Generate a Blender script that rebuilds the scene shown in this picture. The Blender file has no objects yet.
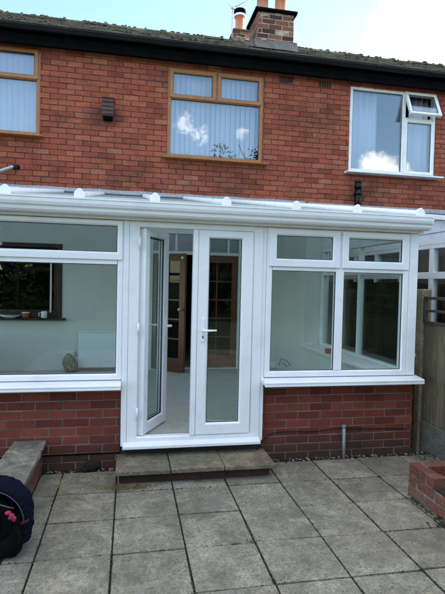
import bpy, bmesh, math, random
from mathutils import Vector, Matrix
random.seed(7)
R = math.radians
S = bpy.context.scene
COL = S.collection
# ---------------------------------------------------------------- node helpers
def new_mat(name):
    m = bpy.data.materials.new(name); m.use_nodes = True
    nt = m.node_tree; nt.nodes.clear()
    out = nt.nodes.new('ShaderNodeOutputMaterial')
    return m, nt, out
def N(nt, t, **kw):
    n = nt.nodes.new(t)
    for k, v in kw.items():
        if k in n.inputs.keys(): n.inputs[k].default_value = v
        else: setattr(n, k, v)
    return n
def c4(c): return (c[0], c[1], c[2], 1.0)
def ramp(nt, src, stops, interp='LINEAR'):
    r = nt.nodes.new('ShaderNodeValToRGB'); cr = r.color_ramp; cr.interpolation = interp
    while len(cr.elements) < len(stops): cr.elements.new(0.5)
    for e, (p, c) in zip(cr.elements, stops):
        e.position = p; e.color = c4(c) if len(c) == 3 else c
    nt.links.new(src, r.inputs['Fac']); return r.outputs['Color']
def g(v): return (v, v, v)
def noise(nt, vec, scale, detail=4, rough=.6, dist=0.0):
    n = nt.nodes.new('ShaderNodeTexNoise'); n.inputs['Scale'].default_value = scale
    n.inputs['Detail'].default_value = detail; n.inputs['Roughness'].default_value = rough
    n.inputs['Distortion'].default_value = dist
    if vec is not None: nt.links.new(vec, n.inputs['Vector'])
    return n.outputs['Fac']
def mixc(nt, fac, a, b, mode='MIX'):
    m = nt.nodes.new('ShaderNodeMix'); m.data_type = 'RGBA'; m.blend_type = mode
    for inp, v in ((m.inputs[0], fac), (m.inputs[6], a), (m.inputs[7], b)):
        if isinstance(v, (int, float)): inp.default_value = v
        elif isinstance(v, tuple): inp.default_value = c4(v)
        else: nt.links.new(v, inp)
    return m.outputs[2]
def math_(nt, op, a, b=0.0, clamp=False):
    m = nt.nodes.new('ShaderNodeMath'); m.operation = op; m.use_clamp = clamp
    for inp, v in ((m.inputs[0], a), (m.inputs[1], b)):
        if isinstance(v, (int, float)): inp.default_value = v
        else: nt.links.new(v, inp)
    return m.outputs[0]
def bump(nt, h, strength, dist=0.01, normal=None):
    b = nt.nodes.new('ShaderNodeBump'); b.inputs['Strength'].default_value = strength
    b.inputs['Distance'].default_value = dist; nt.links.new(h, b.inputs['Height'])
    if normal is not None: nt.links.new(normal, b.inputs['Normal'])
    return b.outputs['Normal']
def coords(nt, stretch=None):
    tc = nt.nodes.new('ShaderNodeTexCoord'); v = tc.outputs['Object']
    if stretch:
        mp = nt.nodes.new('ShaderNodeMapping'); mp.inputs['Scale'].default_value = stretch
        nt.links.new(v, mp.inputs['Vector']); v = mp.outputs['Vector']
    return v
def finish(nt, out, color, rough=.6, normal=None, metallic=0.0, spec=.5):
    p = nt.nodes.new('ShaderNodeBsdfPrincipled')
    if isinstance(color, tuple): p.inputs['Base Color'].default_value = c4(color)
    else: nt.links.new(color, p.inputs['Base Color'])
    if isinstance(rough, (int, float)): p.inputs['Roughness'].default_value = rough
    else: nt.links.new(rough, p.inputs['Roughness'])
    p.inputs['Metallic'].default_value = metallic
    p.inputs['Specular IOR Level'].default_value = spec
    if normal is not None: nt.links.new(normal, p.inputs['Normal'])
    nt.links.new(p.outputs[0], out.inputs['Surface']); return p
def simple(name, c, rough=.5, var=.15, scale=12, bmp=.15, bdist=.003, metallic=0, spec=.5, stretch=None):
    m, nt, out = new_mat(name); v = coords(nt, stretch)
    n = noise(nt, v, scale, 5)
    col = ramp(nt, n, [(.3, tuple(x*(1-var) for x in c)), (.7, tuple(min(1, x*(1+var)) for x in c))])
    n2 = noise(nt, v, scale*6, 4)
    finish(nt, out, col, rough, bump(nt, n2, bmp, bdist), metallic, spec); return m
def rnd_attr(nt):
    a = nt.nodes.new('ShaderNodeAttribute'); a.attribute_name = 'rnd'; return a.outputs['Fac']
def brick_mat(name, stops, dirt=(.03,.025,.02), dirt_amt=.5, mott=.25, stain=None, base_dirt=None):
    m, nt, out = new_mat(name); v = coords(nt)
    rn = rnd_attr(nt)
    col = ramp(nt, rn, stops)
    n1 = noise(nt, v, 55, 6, .7)
    col = mixc(nt, mott, col, ramp(nt, n1, [(.3, g(.12)), (.72, g(1.0))]), 'MULTIPLY')
    n2 = noise(nt, v, 1.3, 6, .7)
    col = mixc(nt, .5, col, ramp(nt, noise(nt, v, 3.1, 7, .75), [(.34, g(.5)), (.5, g(.95)), (.68, g(1.15))]), 'MULTIPLY')
    col = mixc(nt, math_(nt, 'MULTIPLY', ramp(nt, n2, [(.5, g(0)), (.75, g(1))]), dirt_amt), col, dirt)
    n4 = noise(nt, v, 14, 6, .75)
    col = mixc(nt, math_(nt, 'MULTIPLY', ramp(nt, n4, [(.55, g(0)), (.72, g(1))]), dirt_amt*.8), col, dirt)
    n5 = noise(nt, v, 30, 3, .6)
    col = mixc(nt, math_(nt, 'MULTIPLY', ramp(nt, n5, [(.68, g(0)), (.76, g(1))]), .35), col, (.5, .42, .36))
    if stain:
        ge = nt.nodes.new('ShaderNodeNewGeometry')
        d = nt.nodes.new('ShaderNodeVectorMath'); d.operation = 'SUBTRACT'
        nt.links.new(ge.outputs['Position'], d.inputs[0]); d.inputs[1].default_value = stain[0]
        sc = nt.nodes.new('ShaderNodeVectorMath'); sc.operation = 'MULTIPLY'
        nt.links.new(d.outputs[0], sc.inputs[0]); sc.inputs[1].default_value = stain[1]
        ln = nt.nodes.new('ShaderNodeVectorMath'); ln.operation = 'LENGTH'; nt.links.new(sc.outputs[0], ln.inputs[0])
        nn = noise(nt, v, 9, 5, .7)
        q = math_(nt, 'ADD', ln.outputs['Value'], math_(nt, 'MULTIPLY', nn, -1.1))
        f = ramp(nt, q, [(.0, g(1)), (.55, g(0))])
        col = mixc(nt, math_(nt, 'MULTIPLY', f, .6), col, (.05, .028, .024))
    if base_dirt:
        ge = nt.nodes.new('ShaderNodeNewGeometry'); sx = nt.nodes.new('ShaderNodeSeparateXYZ')
        nt.links.new(ge.outputs['Position'], sx.inputs[0])
        z = math_(nt, 'ADD', sx.outputs['Z'], math_(nt, 'MULTIPLY', noise(nt, v, 6, 5, .7), -.18))
        f = ramp(nt, z, [(.0, g(1)), (base_dirt, g(0))])
        col = mixc(nt, math_(nt, 'MULTIPLY', f, .75), col, (.028, .026, .018))
    n3 = noise(nt, v, 120, 5, .65)
    nrm = bump(nt, n3, .5, .004, bump(nt, noise(nt, v, 22, 4), .5, .008))
    finish(nt, out, col, .85, nrm, 0, .25); return m
# ---------------------------------------------------------------- materials
M = {}
upst = [(0, (.27,.062,.037)), (.05, (.33,.076,.043)), (.13, (.37,.088,.048)), (.5, (.415,.104,.056)), (.9, (.455,.125,.067)), (1, (.48,.165,.10))]
M['brick'] = brick_mat('accrington_brick', upst, dirt_amt=.6, mott=.6, stain=((-.42, 7.6, 4.16), (3.0, .5, 5.5)))
M['brick_new'] = brick_mat('dwarf_wall_brick', [(0, (.15,.034,.025)), (.3, (.22,.048,.031)), (.75, (.26,.057,.036)), (1, (.30,.072,.045))], dirt_amt=.55, mott=.45, base_dirt=.22)
M['brick_chim'] = brick_mat('chimney_brick', [(0, (.07,.035,.03)), (.25, (.18,.07,.045)), (.7, (.30,.115,.07)), (1, (.40,.2,.13))], dirt_amt=.5, mott=.5)
M['brick_old'] = brick_mat('planter_brick', [(0, (.15,.05,.035)), (.5, (.25,.085,.055)), (1, (.31,.13,.09))], dirt=(.12,.11,.09), dirt_amt=1.1, mott=.8)
M['mortar_dark'] = simple('sooty_mortar', (.055,.04,.035), .95, .4, 9, .6, .006)
M['mortar'] = simple('grey_mortar', (.20,.165,.14), .95, .35, 7, .6, .006)
M['mortar_pl'] = simple('weathered_mortar', (.19,.165,.13), .95, .6, 20, 1, .01)
M['mortar_pale'] = simple('pale_mortar', (.36,.31,.26), .95, .35, 9, .6, .006)
def upvc(name, c, dirt):
    m, nt, out = new_mat(name); v = coords(nt)
    n = noise(nt, v, 3.2, 6, .7)
    col = mixc(nt, math_(nt, 'MULTIPLY', ramp(nt, n, [(.5, g(0)), (.8, g(1))]), dirt), c, tuple(x*.62 for x in c))
    n2 = noise(nt, v, 40, 5, .7)
    col = mixc(nt, math_(nt, 'MULTIPLY', ramp(nt, n2, [(.6, g(0)), (.8, g(1))]), dirt*.5), col, (.4,.38,.34))
    finish(nt, out, col, ramp(nt, n, [(.3, g(.22)), (.8, g(.42))]), bump(nt, noise(nt, v, 5, 2), .08, .004), 0, .5); return m
M['upvc'] = upvc('white_upvc', (.80,.80,.82), .45)
M['upvc_old'] = upvc('weathered_white_upvc', (.75,.75,.755), .7)
def oak():
    m, nt, out = new_mat('golden_oak_foil'); v = coords(nt, (3, 3, 1.2))
    n = noise(nt, v, 18, 6, .6, 1.5)
    col = ramp(nt, n, [(.3, (.21,.075,.02)), (.55, (.34,.135,.04)), (.75, (.42,.18,.06))])
    finish(nt, out, col, .38, bump(nt, n, .2, .002)); return m
M['oak'] = oak()
def brownwood():
    m, nt, out = new_mat('dark_brown_wood'); v = coords(nt, (8, 8, .7))
    n = noise(nt, v, 9, 6, .6, 1.0)
    col = ramp(nt, n, [(.3, (.085,.026,.010)), (.7, (.17,.056,.023))])
    finish(nt, out, col, .35, bump(nt, n, .2, .002)); return m
M['brownwood'] = brownwood()
def glass(name, tint, k=1.6, rough=0.0, wob=.02):
    m, nt, out = new_mat(name); ge = nt.nodes.new('ShaderNodeNewGeometry')
    fr = nt.nodes.new('ShaderNodeFresnel')
    mr = nt.nodes.new('ShaderNodeMapRange')
    nt.links.new(ge.outputs['Backfacing'], mr.inputs['Value']); mr.inputs['To Min'].default_value = 1.5; mr.inputs['To Max'].default_value = 1/1.5
    nt.links.new(mr.outputs[0], fr.inputs['IOR'])
    f = math_(nt, 'MULTIPLY', fr.outputs[0], k, True)
    tr = N(nt, 'ShaderNodeBsdfTransparent', Color=c4(tint)); gl = N(nt, 'ShaderNodeBsdfGlossy', Roughness=rough)
    v = coords(nt); nrm = bump(nt, noise(nt, v, 1.6, 2), wob, .02)
    nt.links.new(nrm, gl.inputs['Normal'])
    mx = nt.nodes.new('ShaderNodeMixShader'); nt.links.new(f, mx.inputs[0])
    nt.links.new(tr.outputs[0], mx.inputs[1]); nt.links.new(gl.outputs[0], mx.inputs[2])
    nt.links.new(mx.outputs[0], out.inputs['Surface']); return m
M['glass'] = glass('double_glazing', (.90,.945,.93), 1.1)
M['glass_up'] = glass('upper_double_glazing', (.84,.87,.91), 4.6, 0, .04)
M['glass_dark'] = glass('interior_glass', (.5,.53,.5), .6)
M['glass_ref'] = glass('obscured_transom_glass', (.4,.43,.43), 7.0, .25)
def polycarb():
    m, nt, out = new_mat('opal_polycarbonate')
    tl = N(nt, 'ShaderNodeBsdfTranslucent', Color=(.9,.93,.93,1)); tr = N(nt, 'ShaderNodeBsdfTransparent', Color=(.9,.94,.94,1))
    pr = N(nt, 'ShaderNodeBsdfPrincipled'); pr.inputs['Base Color'].default_value = (.62,.66,.68,1); pr.inputs['Roughness'].default_value = .18
    a = nt.nodes.new('ShaderNodeMixShader'); a.inputs[0].default_value = .7; nt.links.new(tl.outputs[0], a.inputs[1]); nt.links.new(tr.outputs[0], a.inputs[2])
    b = nt.nodes.new('ShaderNodeMixShader'); b.inputs[0].default_value = .22; nt.links.new(a.outputs[0], b.inputs[1]); nt.links.new(pr.outputs[0], b.inputs[2])
    nt.links.new(b.outputs[0], out.inputs['Surface']); return m
M['poly'] = polycarb()
M['gasket'] = simple('black_gasket', (.015,.015,.017), .6)
M['blackpl'] = simple('black_plastic', (.005,.005,.006), .3, .4, 3, .1, spec=.25)
M['blackmat'] = simple('black_paint', (.003,.003,.0035), .7, .4, 6, .2, spec=.03)
M['lead'] = simple('lead_flashing', (.30,.33,.38), .45, .35, 14, .7, .01, stretch=(5, 1, .7))
M['terracotta'] = simple('terracotta', (.46,.17,.085), .75, .3, 7, .3)
M['steel'] = simple('dull_steel', (.35,.36,.37), .4, .2, 20, .1, metallic=.7)
M['greypl'] = simple('grey_plastic', (.22,.22,.23), .5, .2)
M['whitepaint'] = simple('white_paint', (.72,.73,.72), .5, .05)
M['radiator'] = simple('radiator_enamel', (.86,.88,.88), .35, .04)
M['plaster'] = simple('grey_green_plaster', (.68,.665,.63), .9, .07, 1.5, .15)
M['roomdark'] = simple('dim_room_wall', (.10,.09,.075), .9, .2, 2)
M['ventbrown'] = simple('brown_vent_metal', (.075,.035,.028), .55, .3, 12, .3)
M['ceramic'] = simple('white_ceramic', (.75,.76,.76), .25, .04)
M['redpl'] = simple('red_tub', (.42,.05,.03), .4, .2)
M['cardboard'] = simple('brown_card', (.33,.13,.06), .8, .3, 14)
M['blind'] = simple('blind_fabric', (.78,.79,.80), .8, .06, 3, .2)
M['curtain'] = simple('white_curtain', (.80,.81,.82), .85, .08, 2, .2)
M['browncurt'] = simple('brown_curtain', (.085,.04,.026), .9, .4, 4, .3, stretch=(1, 8, 1))
def concrete(name, a, b, lich=(.34,.29,.15), la=.5, dark=.6, dscale=2.4):
    m, nt, out = new_mat(name); v = coords(nt); rn = rnd_attr(nt)
    col = ramp(nt, noise(nt, v, 5, 9, .78), [(.30, tuple(x*.62 for x in a)), (.5, a), (.70, b)])
    col = mixc(nt, .6, col, ramp(nt, rn, [(0, (.60,.60,.62)), (.5, (.85,.84,.80)), (1, (1.0,.98,.92))]), 'MULTIPLY')
    n2 = noise(nt, v, 210, 3, .8)
    col = mixc(nt, .9, col, ramp(nt, n2, [(.36, g(.30)), (.5, g(.9)), (.64, g(1.25))]), 'MULTIPLY')
    n6 = noise(nt, v, 46, 7, .85)
    col = mixc(nt, .85, col, ramp(nt, n6, [(.36, g(.32)), (.52, g(.95)), (.68, g(1.2))]), 'MULTIPLY')
    n3 = noise(nt, v, dscale, 9, .8, .5)
    col = mixc(nt, math_(nt, 'MULTIPLY', ramp(nt, n3, [(.46, g(0)), (.62, g(1))]), dark), col, tuple(x*.36 for x in a))
    n4 = noise(nt, v, 3.7, 10, .82, .8)
    col = mixc(nt, math_(nt, 'MULTIPLY', ramp(nt, n4, [(.53, g(0)), (.68, g(1))]), la), col, lich)
    vo = nt.nodes.new('ShaderNodeTexVoronoi'); vo.inputs['Scale'].default_value = 46; nt.links.new(v, vo.inputs['Vector'])
    sp = math_(nt, 'MULTIPLY', ramp(nt, vo.outputs['Distance'], [(.10, g(1)), (.16, g(0))]), ramp(nt, noise(nt, v, 9, 3, .6), [(.52, g(0)), (.6, g(1))]))
    col = mixc(nt, math_(nt, 'MULTIPLY', sp, .75), col, (.03,.03,.022))
    vp = nt.nodes.new('ShaderNodeTexVoronoi'); vp.inputs['Scale'].default_value = 31; nt.links.new(v, vp.inputs['Vector'])
    sq = math_(nt, 'MULTIPLY', ramp(nt, vp.outputs['Distance'], [(.08, g(1)), (.14, g(0))]), ramp(nt, noise(nt, v, 7, 3, .6), [(.56, g(0)), (.62, g(1))]))
    col = mixc(nt, math_(nt, 'MULTIPLY', sq, .6), col, (.55,.54,.48))
    nrm = bump(nt, n2, .7, .003, bump(nt, n6, .7, .008))
    finish(nt, out, col, .92, nrm, 0, .15); return m
M['slab'] = concrete('paving_concrete', (.32,.295,.235), (.50,.47,.39), (.46,.39,.26), .6, .8, 1.7)
M['stepslab'] = concrete('step_concrete', (.25,.22,.155), (.40,.355,.26), (.34,.28,.16), .6, .8)
M['coping'] = concrete('coping_concrete', (.27,.25,.21), (.45,.42,.36), (.6,.57,.5), .55, .85, 5)
M['post'] = concrete('fence_post_concrete', (.36,.29,.20), (.54,.46,.33), (.20,.19,.11), .4)
M['gravelboard'] = concrete('gravel_board_concrete', (.2,.19,.16), (.33,.31,.26), (.15,.17,.10), .4)
M['flaunch'] = concrete('cement', (.2,.195,.18), (.33,.32,.30))
M['soil'] = simple('shade_deepened_soil', (.022,.018,.012), 1, .6, 25, 1, .03)  # soil colour deepened to stand in for contact shadow
M['chips'] = simple('pale_chips', (.24,.22,.19), .9, .7, 40)
M['moss'] = simple('moss', (.05,.05,.024), 1, .6, 30, 1, .02)
M['drymoss'] = simple('dry_yellow_moss', (.24,.185,.07), 1, .45, 30, 1, .02)
M['lichen'] = simple('tan_lichen', (.36,.30,.17), 1, .35, 30, .6, .01)
M['ground'] = simple('lawn_earth', (.045,.06,.022), 1, .5, 3, .8, .03)
M['leaf'] = simple('leaf', (.022,.034,.012), .9, .5, 3, spec=.05)
M['bark'] = simple('bark', (.08,.06,.04), .9, .4, 14, .8, .02)
M['navy'] = simple('navy_fabric', (.0035,.005,.013), .9, .35, 9, .8, .004, spec=.06)
M['blackfab'] = simple('black_fabric', (.003,.0033,.004), .9, .35, 12, .8, .004, spec=.06)
M['greyfab'] = simple('grey_piping', (.05,.052,.056), .7, .2)
M['pink'] = simple('pink_fabric', (.30,.008,.035), .7, .2)
M['sash_blue'] = simple('dark_spacer', (.03,.04,.07), .4)
def carpet():
    m, nt, out = new_mat('grey_carpet'); v = coords(nt)
    n = noise(nt, v, 90, 4, .8); n1 = noise(nt, v, 7, 5, .7)
    col = ramp(nt, n, [(.3, (.34,.325,.29)), (.7, (.60,.58,.53))])
    col = mixc(nt, .5, col, ramp(nt, n1, [(.3, g(.6)), (.7, g(1))]), 'MULTIPLY')
    finish(nt, out, col, .95, bump(nt, n, .6, .006), 0, .1); return m
M['carpet'] = carpet()
def tile_mat():
    m, nt, out = new_mat('mossy_roof_tile'); v = coords(nt); rn = rnd_attr(nt)
    col = ramp(nt, rn, [(0, (.05,.043,.036)), (.5, (.115,.097,.078)), (1, (.21,.18,.14))])
    n = noise(nt, v, 4, 7, .75)
    col = mixc(nt, ramp(nt, n, [(.45, g(0)), (.68, g(.8))]), col, (.115,.105,.055))
    n3 = noise(nt, v, 22, 4, .7)
    col = mixc(nt, ramp(nt, n3, [(.55, g(0)), (.7, g(.7))]), col, (.33,.29,.22))
    n2 = noise(nt, v, 60, 5, .8)
    finish(nt, out, col, .95, bump(nt, n2, 1, .02), 0, .15); return m
M['tile'] = tile_mat()
def fence_mat():
    m, nt, out = new_mat('weathered_fence_wood'); v = coords(nt, (9, 9, .8)); rn = rnd_attr(nt)
    n = noise(nt, v, 7, 7, .7, .8)
    col = ramp(nt, n, [(.3, (.075,.058,.036)), (.55, (.165,.132,.086)), (.75, (.23,.19,.13))])
    col = mixc(nt, .6, col, ramp(nt, rn, [(0, g(.55)), (1, g(1))]), 'MULTIPLY')
    v2 = coords(nt); n2 = noise(nt, v2, 3, 6, .7)
    col = mixc(nt, ramp(nt, n2, [(.5, g(0)), (.75, g(.6))]), col, (.07,.085,.045))
    finish(nt, out, col, .9, bump(nt, n, .5, .004), 0, .2); return m
M['fence'] = fence_mat()
M['fence_shaded'] = simple('shade_toned_fence_wood', (.022,.024,.017), .9, .4, 6, .4, .006, stretch=(6, 6, .6), spec=.1)  # fence wood darkened to paint in the shade between the two conservatories
M['trellis'] = simple('dark_stained_trellis', (.045,.034,.026), .7, .4, 15, .4)
M['mottled'] = None
def mottled():
    m, nt, out = new_mat('mottled_stone'); v = coords(nt); n = noise(nt, v, 35, 5, .8)
    col = ramp(nt, n, [(.38, (.05,.045,.03)), (.5, (.22,.2,.14)), (.62, (.42,.40,.33))])
    finish(nt, out, col, .9, bump(nt, n, 1, .02)); return m
M['mottled'] = mottled()
# ---------------------------------------------------------------- scene object helpers
def tag(o, label=None, cat=None, group=None, kind=None):
    if label: o['label'] = label
    if cat: o['category'] = cat
    if group: o['group'] = group
    if kind: o['kind'] = kind
    return o
def thing(name, loc, label, cat, group=None):
    o = bpy.data.objects.new(name, None); COL.objects.link(o); o.location = loc
    o.empty_display_size = .1
    return tag(o, label, cat, group)
def origin(o):
    v = Vector((0, 0, 0))
    while o is not None: v = v + o.location; o = o.parent
    return v
class MB:
    def __init__(s): s.v = []; s.f = []; s.r = []; s.sm = []
    def face(s, idx, r=None, smooth=False): s.f.append(idx); s.r.append(random.random() if r is None else r); s.sm.append(smooth)
    def pts(s, P): b = len(s.v); s.v += [tuple(p) for p in P]; return b
    def box(s, x0, x1, y0, y1, z0, z1, r=None, jit=0):
        r = random.random() if r is None else r
        P = [(x, y, z) for x in (x0, x1) for y in (y0, y1) for z in (z0, z1)]
        if jit: P = [(a+random.uniform(-jit, jit), b+random.uniform(-jit, jit), c+random.uniform(-jit, jit)) for a, b, c in P]
        b = s.pts(P)
        for q in ((0,1,3,2), (4,6,7,5), (0,4,5,1), (2,3,7,6), (0,2,6,4), (1,5,7,3)): s.face([b+i for i in q], r)
    def hexa(s, P, r=None):   # P ordered as box: x0y0z0,x0y0z1,x0y1z0,x0y1z1,x1...
        r = random.random() if r is None else r
        b = s.pts(P)
        for q in ((0,1,3,2), (4,6,7,5), (0,4,5,1), (2,3,7,6), (0,2,6,4), (1,5,7,3)): s.face([b+i for i in q], r)
    def ring(s, x0, x1, z0, z1, w, y0, y1, wt=None, wb=None, wr=None, cham=0.0):
        # rectangular frame in the XZ plane, y0 = front. cham: inner edge recessed chamfer
        wt = w if wt is None else wt; wb = w if wb is None else wb; wr = w if wr is None else wr
        def rect(a, b, c, d, y): return [(a, y, c), (b, y, c), (b, y, d), (a, y, d)]
        A = rect(x0, x1, z0, z1, y0)
        B = rect(x0+w-cham, x1-wr+cham, z0+wb-cham, z1-wt+cham, y0) if cham else rect(x0+w, x1-wr, z0+wb, z1-wt, y0)
        Cc = rect(x0+w, x1-wr, z0+wb, z1-wt, y0+cham*1.3)
        D = rect(x0+w, x1-wr, z0+wb, z1-wt, y1); E_ = rect(x0, x1, z0, z1, y1)
        loops = [A, B, Cc, D, E_] if cham else [A, B, D, E_]
        bs = [s.pts(l) for l in loops]; n = len(bs)
        for k in range(n):
            a, b = bs[k], bs[(k+1) % n]
            for i in range(4):
                j = (i+1) % 4; s.face([a+i, a+j, b+j, b+i], .5)
    def prism(s, prof, a0, a1, axis='x', r=None, smooth=False):
        # prof list of 2D points in remaining axes, extruded along axis
        r = random.random() if r is None else r
        def P(a, p):
            return {'x': (a, p[0], p[1]), 'y': (p[0], a, p[1]), 'z': (p[0], p[1], a)}[axis]
        n = len(prof); b0 = s.pts([P(a0, p) for p in prof]); b1 = s.pts([P(a1, p) for p in prof])
        for i in range(n): j = (i+1) % n; s.face([b0+i, b0+j, b1+j, b1+i], r, smooth)
        s.face([b0+i for i in range(n)][::-1], r); s.face([b1+i for i in range(n)], r)
    def tube(s, path, rad, seg=8, cap=True, smooth=True):
        path = [Vector(p) for p in path]; n = len(path); rings = []
        rad = rad if isinstance(rad, (list, tuple)) else [rad]*n
        up = Vector((0, 0, 1)); prev = None
        for i, p in enumerate(path):
            t = (path[min(i+1, n-1)] - path[max(i-1, 0)]).normalized()
            if prev is None:
                a = t.cross(up); a = a if a.length > .05 else t.cross(Vector((1, 0, 0)))
            else: a = prev - t*prev.dot(t)
            a.normalize(); prev = a; bb = t.cross(a)
            rings.append(s.pts([p + (a*math.cos(q)+bb*math.sin(q))*rad[i] for q in [2*math.pi*k/seg for k in range(seg)]]))
        for i in range(n-1):
            for k in range(seg):
                l = (k+1) % seg; s.face([rings[i]+k, rings[i]+l, rings[i+1]+l, rings[i+1]+k], .5, smooth)
        if cap:
            s.face([rings[0]+k for k in range(seg)][::-1], .5); s.face([rings[-1]+k for k in range(seg)], .5)
    def lathe(s, c, prof, seg=20, axis='z', smooth=True):
        rings = []
        for rr, h in prof:
            rings.append(s.pts([(c[0]+rr*math.cos(q), c[1]+rr*math.sin(q), c[2]+h) if axis == 'z' else (c[0]+rr*math.cos(q), c[1]+h, c[2]+rr*math.sin(q)) for q in [2*math.pi*k/seg for k in range(seg)]]))
        for i in range(len(rings)-1):
            for k in range(seg):
                l = (k+1) % seg; s.face([rings[i]+k, rings[i]+l, rings[i+1]+l, rings[i+1]+k], .5, smooth)
        s.face([rings[0]+k for k in range(seg)][::-1], .5); s.face([rings[-1]+k for k in range(seg)], .5)
    def blob(s, c, rx, ry, rz, jit=.25, sub=1):
        bm = bmesh.new(); bmesh.ops.create_icosphere(bm, subdivisions=sub, radius=1)
        b = s.pts([(c[0]+v.co.x*rx*(1+random.uniform(-jit, jit)), c[1]+v.co.y*ry*(1+random.uniform(-jit, jit)), c[2]+v.co.z*rz*(1+random.uniform(-jit, jit))) for v in bm.verts])
        rr = random.random()
        for f in bm.faces: s.face([b+v.index for v in f.verts], rr, True)
        bm.free()
    def rot(s, start, pivot, ang, axis='Z'):
        m = Matrix.Rotation(ang, 3, axis); pv = Vector(pivot)
        for i in range(start, len(s.v)): s.v[i] = tuple(m @ (Vector(s.v[i])-pv) + pv)
    def build(s, name, mat, parent=None, bevel=0, seg=1, kind=None, recalc=True):
        me = bpy.data.meshes.new(name)
        off = origin(parent) if parent is not None else Vector((0, 0, 0))
        if parent is None and s.v and kind != 'structure':
            xs = [p[0] for p in s.v]; ys = [p[1] for p in s.v]; zs = [p[2] for p in s.v]
            off = Vector(((min(xs)+max(xs))/2, (min(ys)+max(ys))/2, min(zs)))
        me.from_pydata([(p[0]-off.x, p[1]-off.y, p[2]-off.z) for p in s.v], [], s.f)
        at = me.attributes.new('rnd', 'FLOAT', 'FACE'); at.data.foreach_set('value', s.r)
        me.polygons.foreach_set('use_smooth', s.sm)
        if recalc:
            bm = bmesh.new(); bm.from_mesh(me); bmesh.ops.recalc_face_normals(bm, faces=bm.faces); bm.to_mesh(me); bm.free()
        me.materials.append(mat)
        o = bpy.data.objects.new(name, me); COL.objects.link(o)
        if parent is not None: o.parent = parent
        else: o.location = off
        if bevel:
            md = o.modifiers.new('bevel', 'BEVEL'); md.width = bevel; md.segments = seg; md.limit_method = 'ANGLE'; md.angle_limit = R(40)
        if kind: o['kind'] = kind
        return o
def subtract(iv, holes):
    out = [iv]
    for h0, h1 in holes:
        nx = []
        for a, b in out:
            if h1 <= a or h0 >= b: nx.append((a, b)); continue
            if a < h0: nx.append((a, h0))
            if b > h1: nx.append((h1, b))
        out = nx
    return out
def bricks(mb, u0, u1, z0, z1, plane, face_dir, axis='x', bl=.238, bh=.075, mt=.010, proud=.006, holes=(), phase=0., depth=.03, jit=.0012, skip=0, header_rows=()):
    """brick faces. axis 'x': wall runs along x, front face at y=plane, facing face_dir (-1/+1)."""
    z = z0; row = 0
    while z < z1 - .012:
        zt = min(z+bh, z1); zc = (z+zt)/2
        hs = [(h[0], h[1]) for h in holes if h[2] < zc < h[3]]
        L = bl/2-mt/2 if row in header_rows else bl
        u = u0 - (L+mt)*(.5 if row % 2 else 0) - phase
        while u < u1:
            for a, b in subtract((max(u, u0), min(u+L, u1)), hs):
                if b-a < .012: continue
                if skip and random.random() < skip: continue
                p = proud + random.uniform(-.0018, .0022)
                f0 = plane + face_dir*p; f1 = plane - face_dir*depth
                ya, yb = min(f0, f1), max(f0, f1); dz = random.uniform(-.0015, .0015)
                r = random.random()
                if axis == 'x': mb.box(a, b, ya, yb, z+dz, zt+dz, r, jit)
                else: mb.box(ya, yb, a, b, z+dz, zt+dz, r, jit)
            u += L+mt
        z += bh+mt; row += 1
def wall_core(mb, u0, u1, z0, z1, d0, d1, holes=(), axis='x'):
    us = sorted({u0, u1, *[h[0] for h in holes], *[h[1] for h in holes]}); zs = sorted({z0, z1, *[h[2] for h in holes], *[h[3] for h in holes]})
    us = [u for u in us if u0 <= u <= u1]; zs = [z for z in zs if z0 <= z <= z1]
    for i in range(len(us)-1):
        j = 0
        while j < len(zs)-1:
            uc = (us[i]+us[i+1])/2
            if any(h[0] < uc < h[1] and h[2] < (zs[j]+zs[j+1])/2 < h[3] for h in holes): j += 1; continue
            k = j
            while k+1 < len(zs)-1 and not any(h[0] < uc < h[1] and h[2] < (zs[k+1]+zs[k+2])/2 < h[3] for h in holes): k += 1
            if axis == 'x': mb.box(us[i], us[i+1], d0, d1, zs[j], zs[k+1])
            else: mb.box(d0, d1, us[i], us[i+1], zs[j], zs[k+1])
            j = k+1
# ================================================================ HOUSE
HY = 7.6
W_L = (-2.95, -1.345, 3.79, 5.095); W_C = (.537, 2.10, 3.62, 5.03); W_R = (3.60, 5.225, 3.60, 5.05)
KIT = (-2.45, -1.0, 1.05, 2.2); DOOR = (.28, 1.83, .28, 2.5)
house = thing('brick_house', (0, 9.5, 0), 'red brick two storey terraced house with a mossy tiled roof behind the white conservatory', 'house')
hx0, hx1 = -6.0, 34.0
core = MB()
holes = [W_L, W_C, W_R, KIT, DOOR]
wall_core(core, hx0, hx1, -.1, 5.2, HY, HY+.27, holes)
core.box(hx0, hx0+.27, HY+.27, 15.5, -.1, 5.2); core.box(hx1-.27, hx1, HY+.27, 15.5, -.1, 5.2); core.box(hx0, hx1, 15.5, 15.77, -.1, 5.2)
core.build('mortar_bed', M['mortar_dark'], house)
b = MB()
UB = dict(bl=.226, bh=.0715, mt=.0115, jit=.003)
bricks(b, hx0, 13.0, 2.62, 5.17, HY, -1, holes=holes, phase=.07, **UB)
bricks(b, 3.2, 8.0, 0, 2.60, HY, -1, holes=holes, **UB)
bricks(b, hx0, -2.9, 0, 2.60, HY, -1, holes=holes, **UB)
b.build('front_wall', M['brick'], house)
inn = MB()
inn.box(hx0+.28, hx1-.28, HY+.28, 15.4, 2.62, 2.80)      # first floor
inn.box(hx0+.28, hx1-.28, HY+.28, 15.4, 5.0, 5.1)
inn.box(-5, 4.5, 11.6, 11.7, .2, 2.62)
inn.box(-.35, -.22, HY+.28, 11.6, .28, 2.62); inn.box(3.0, 3.1, HY+.28, 11.6, .28, 2.62)
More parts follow.
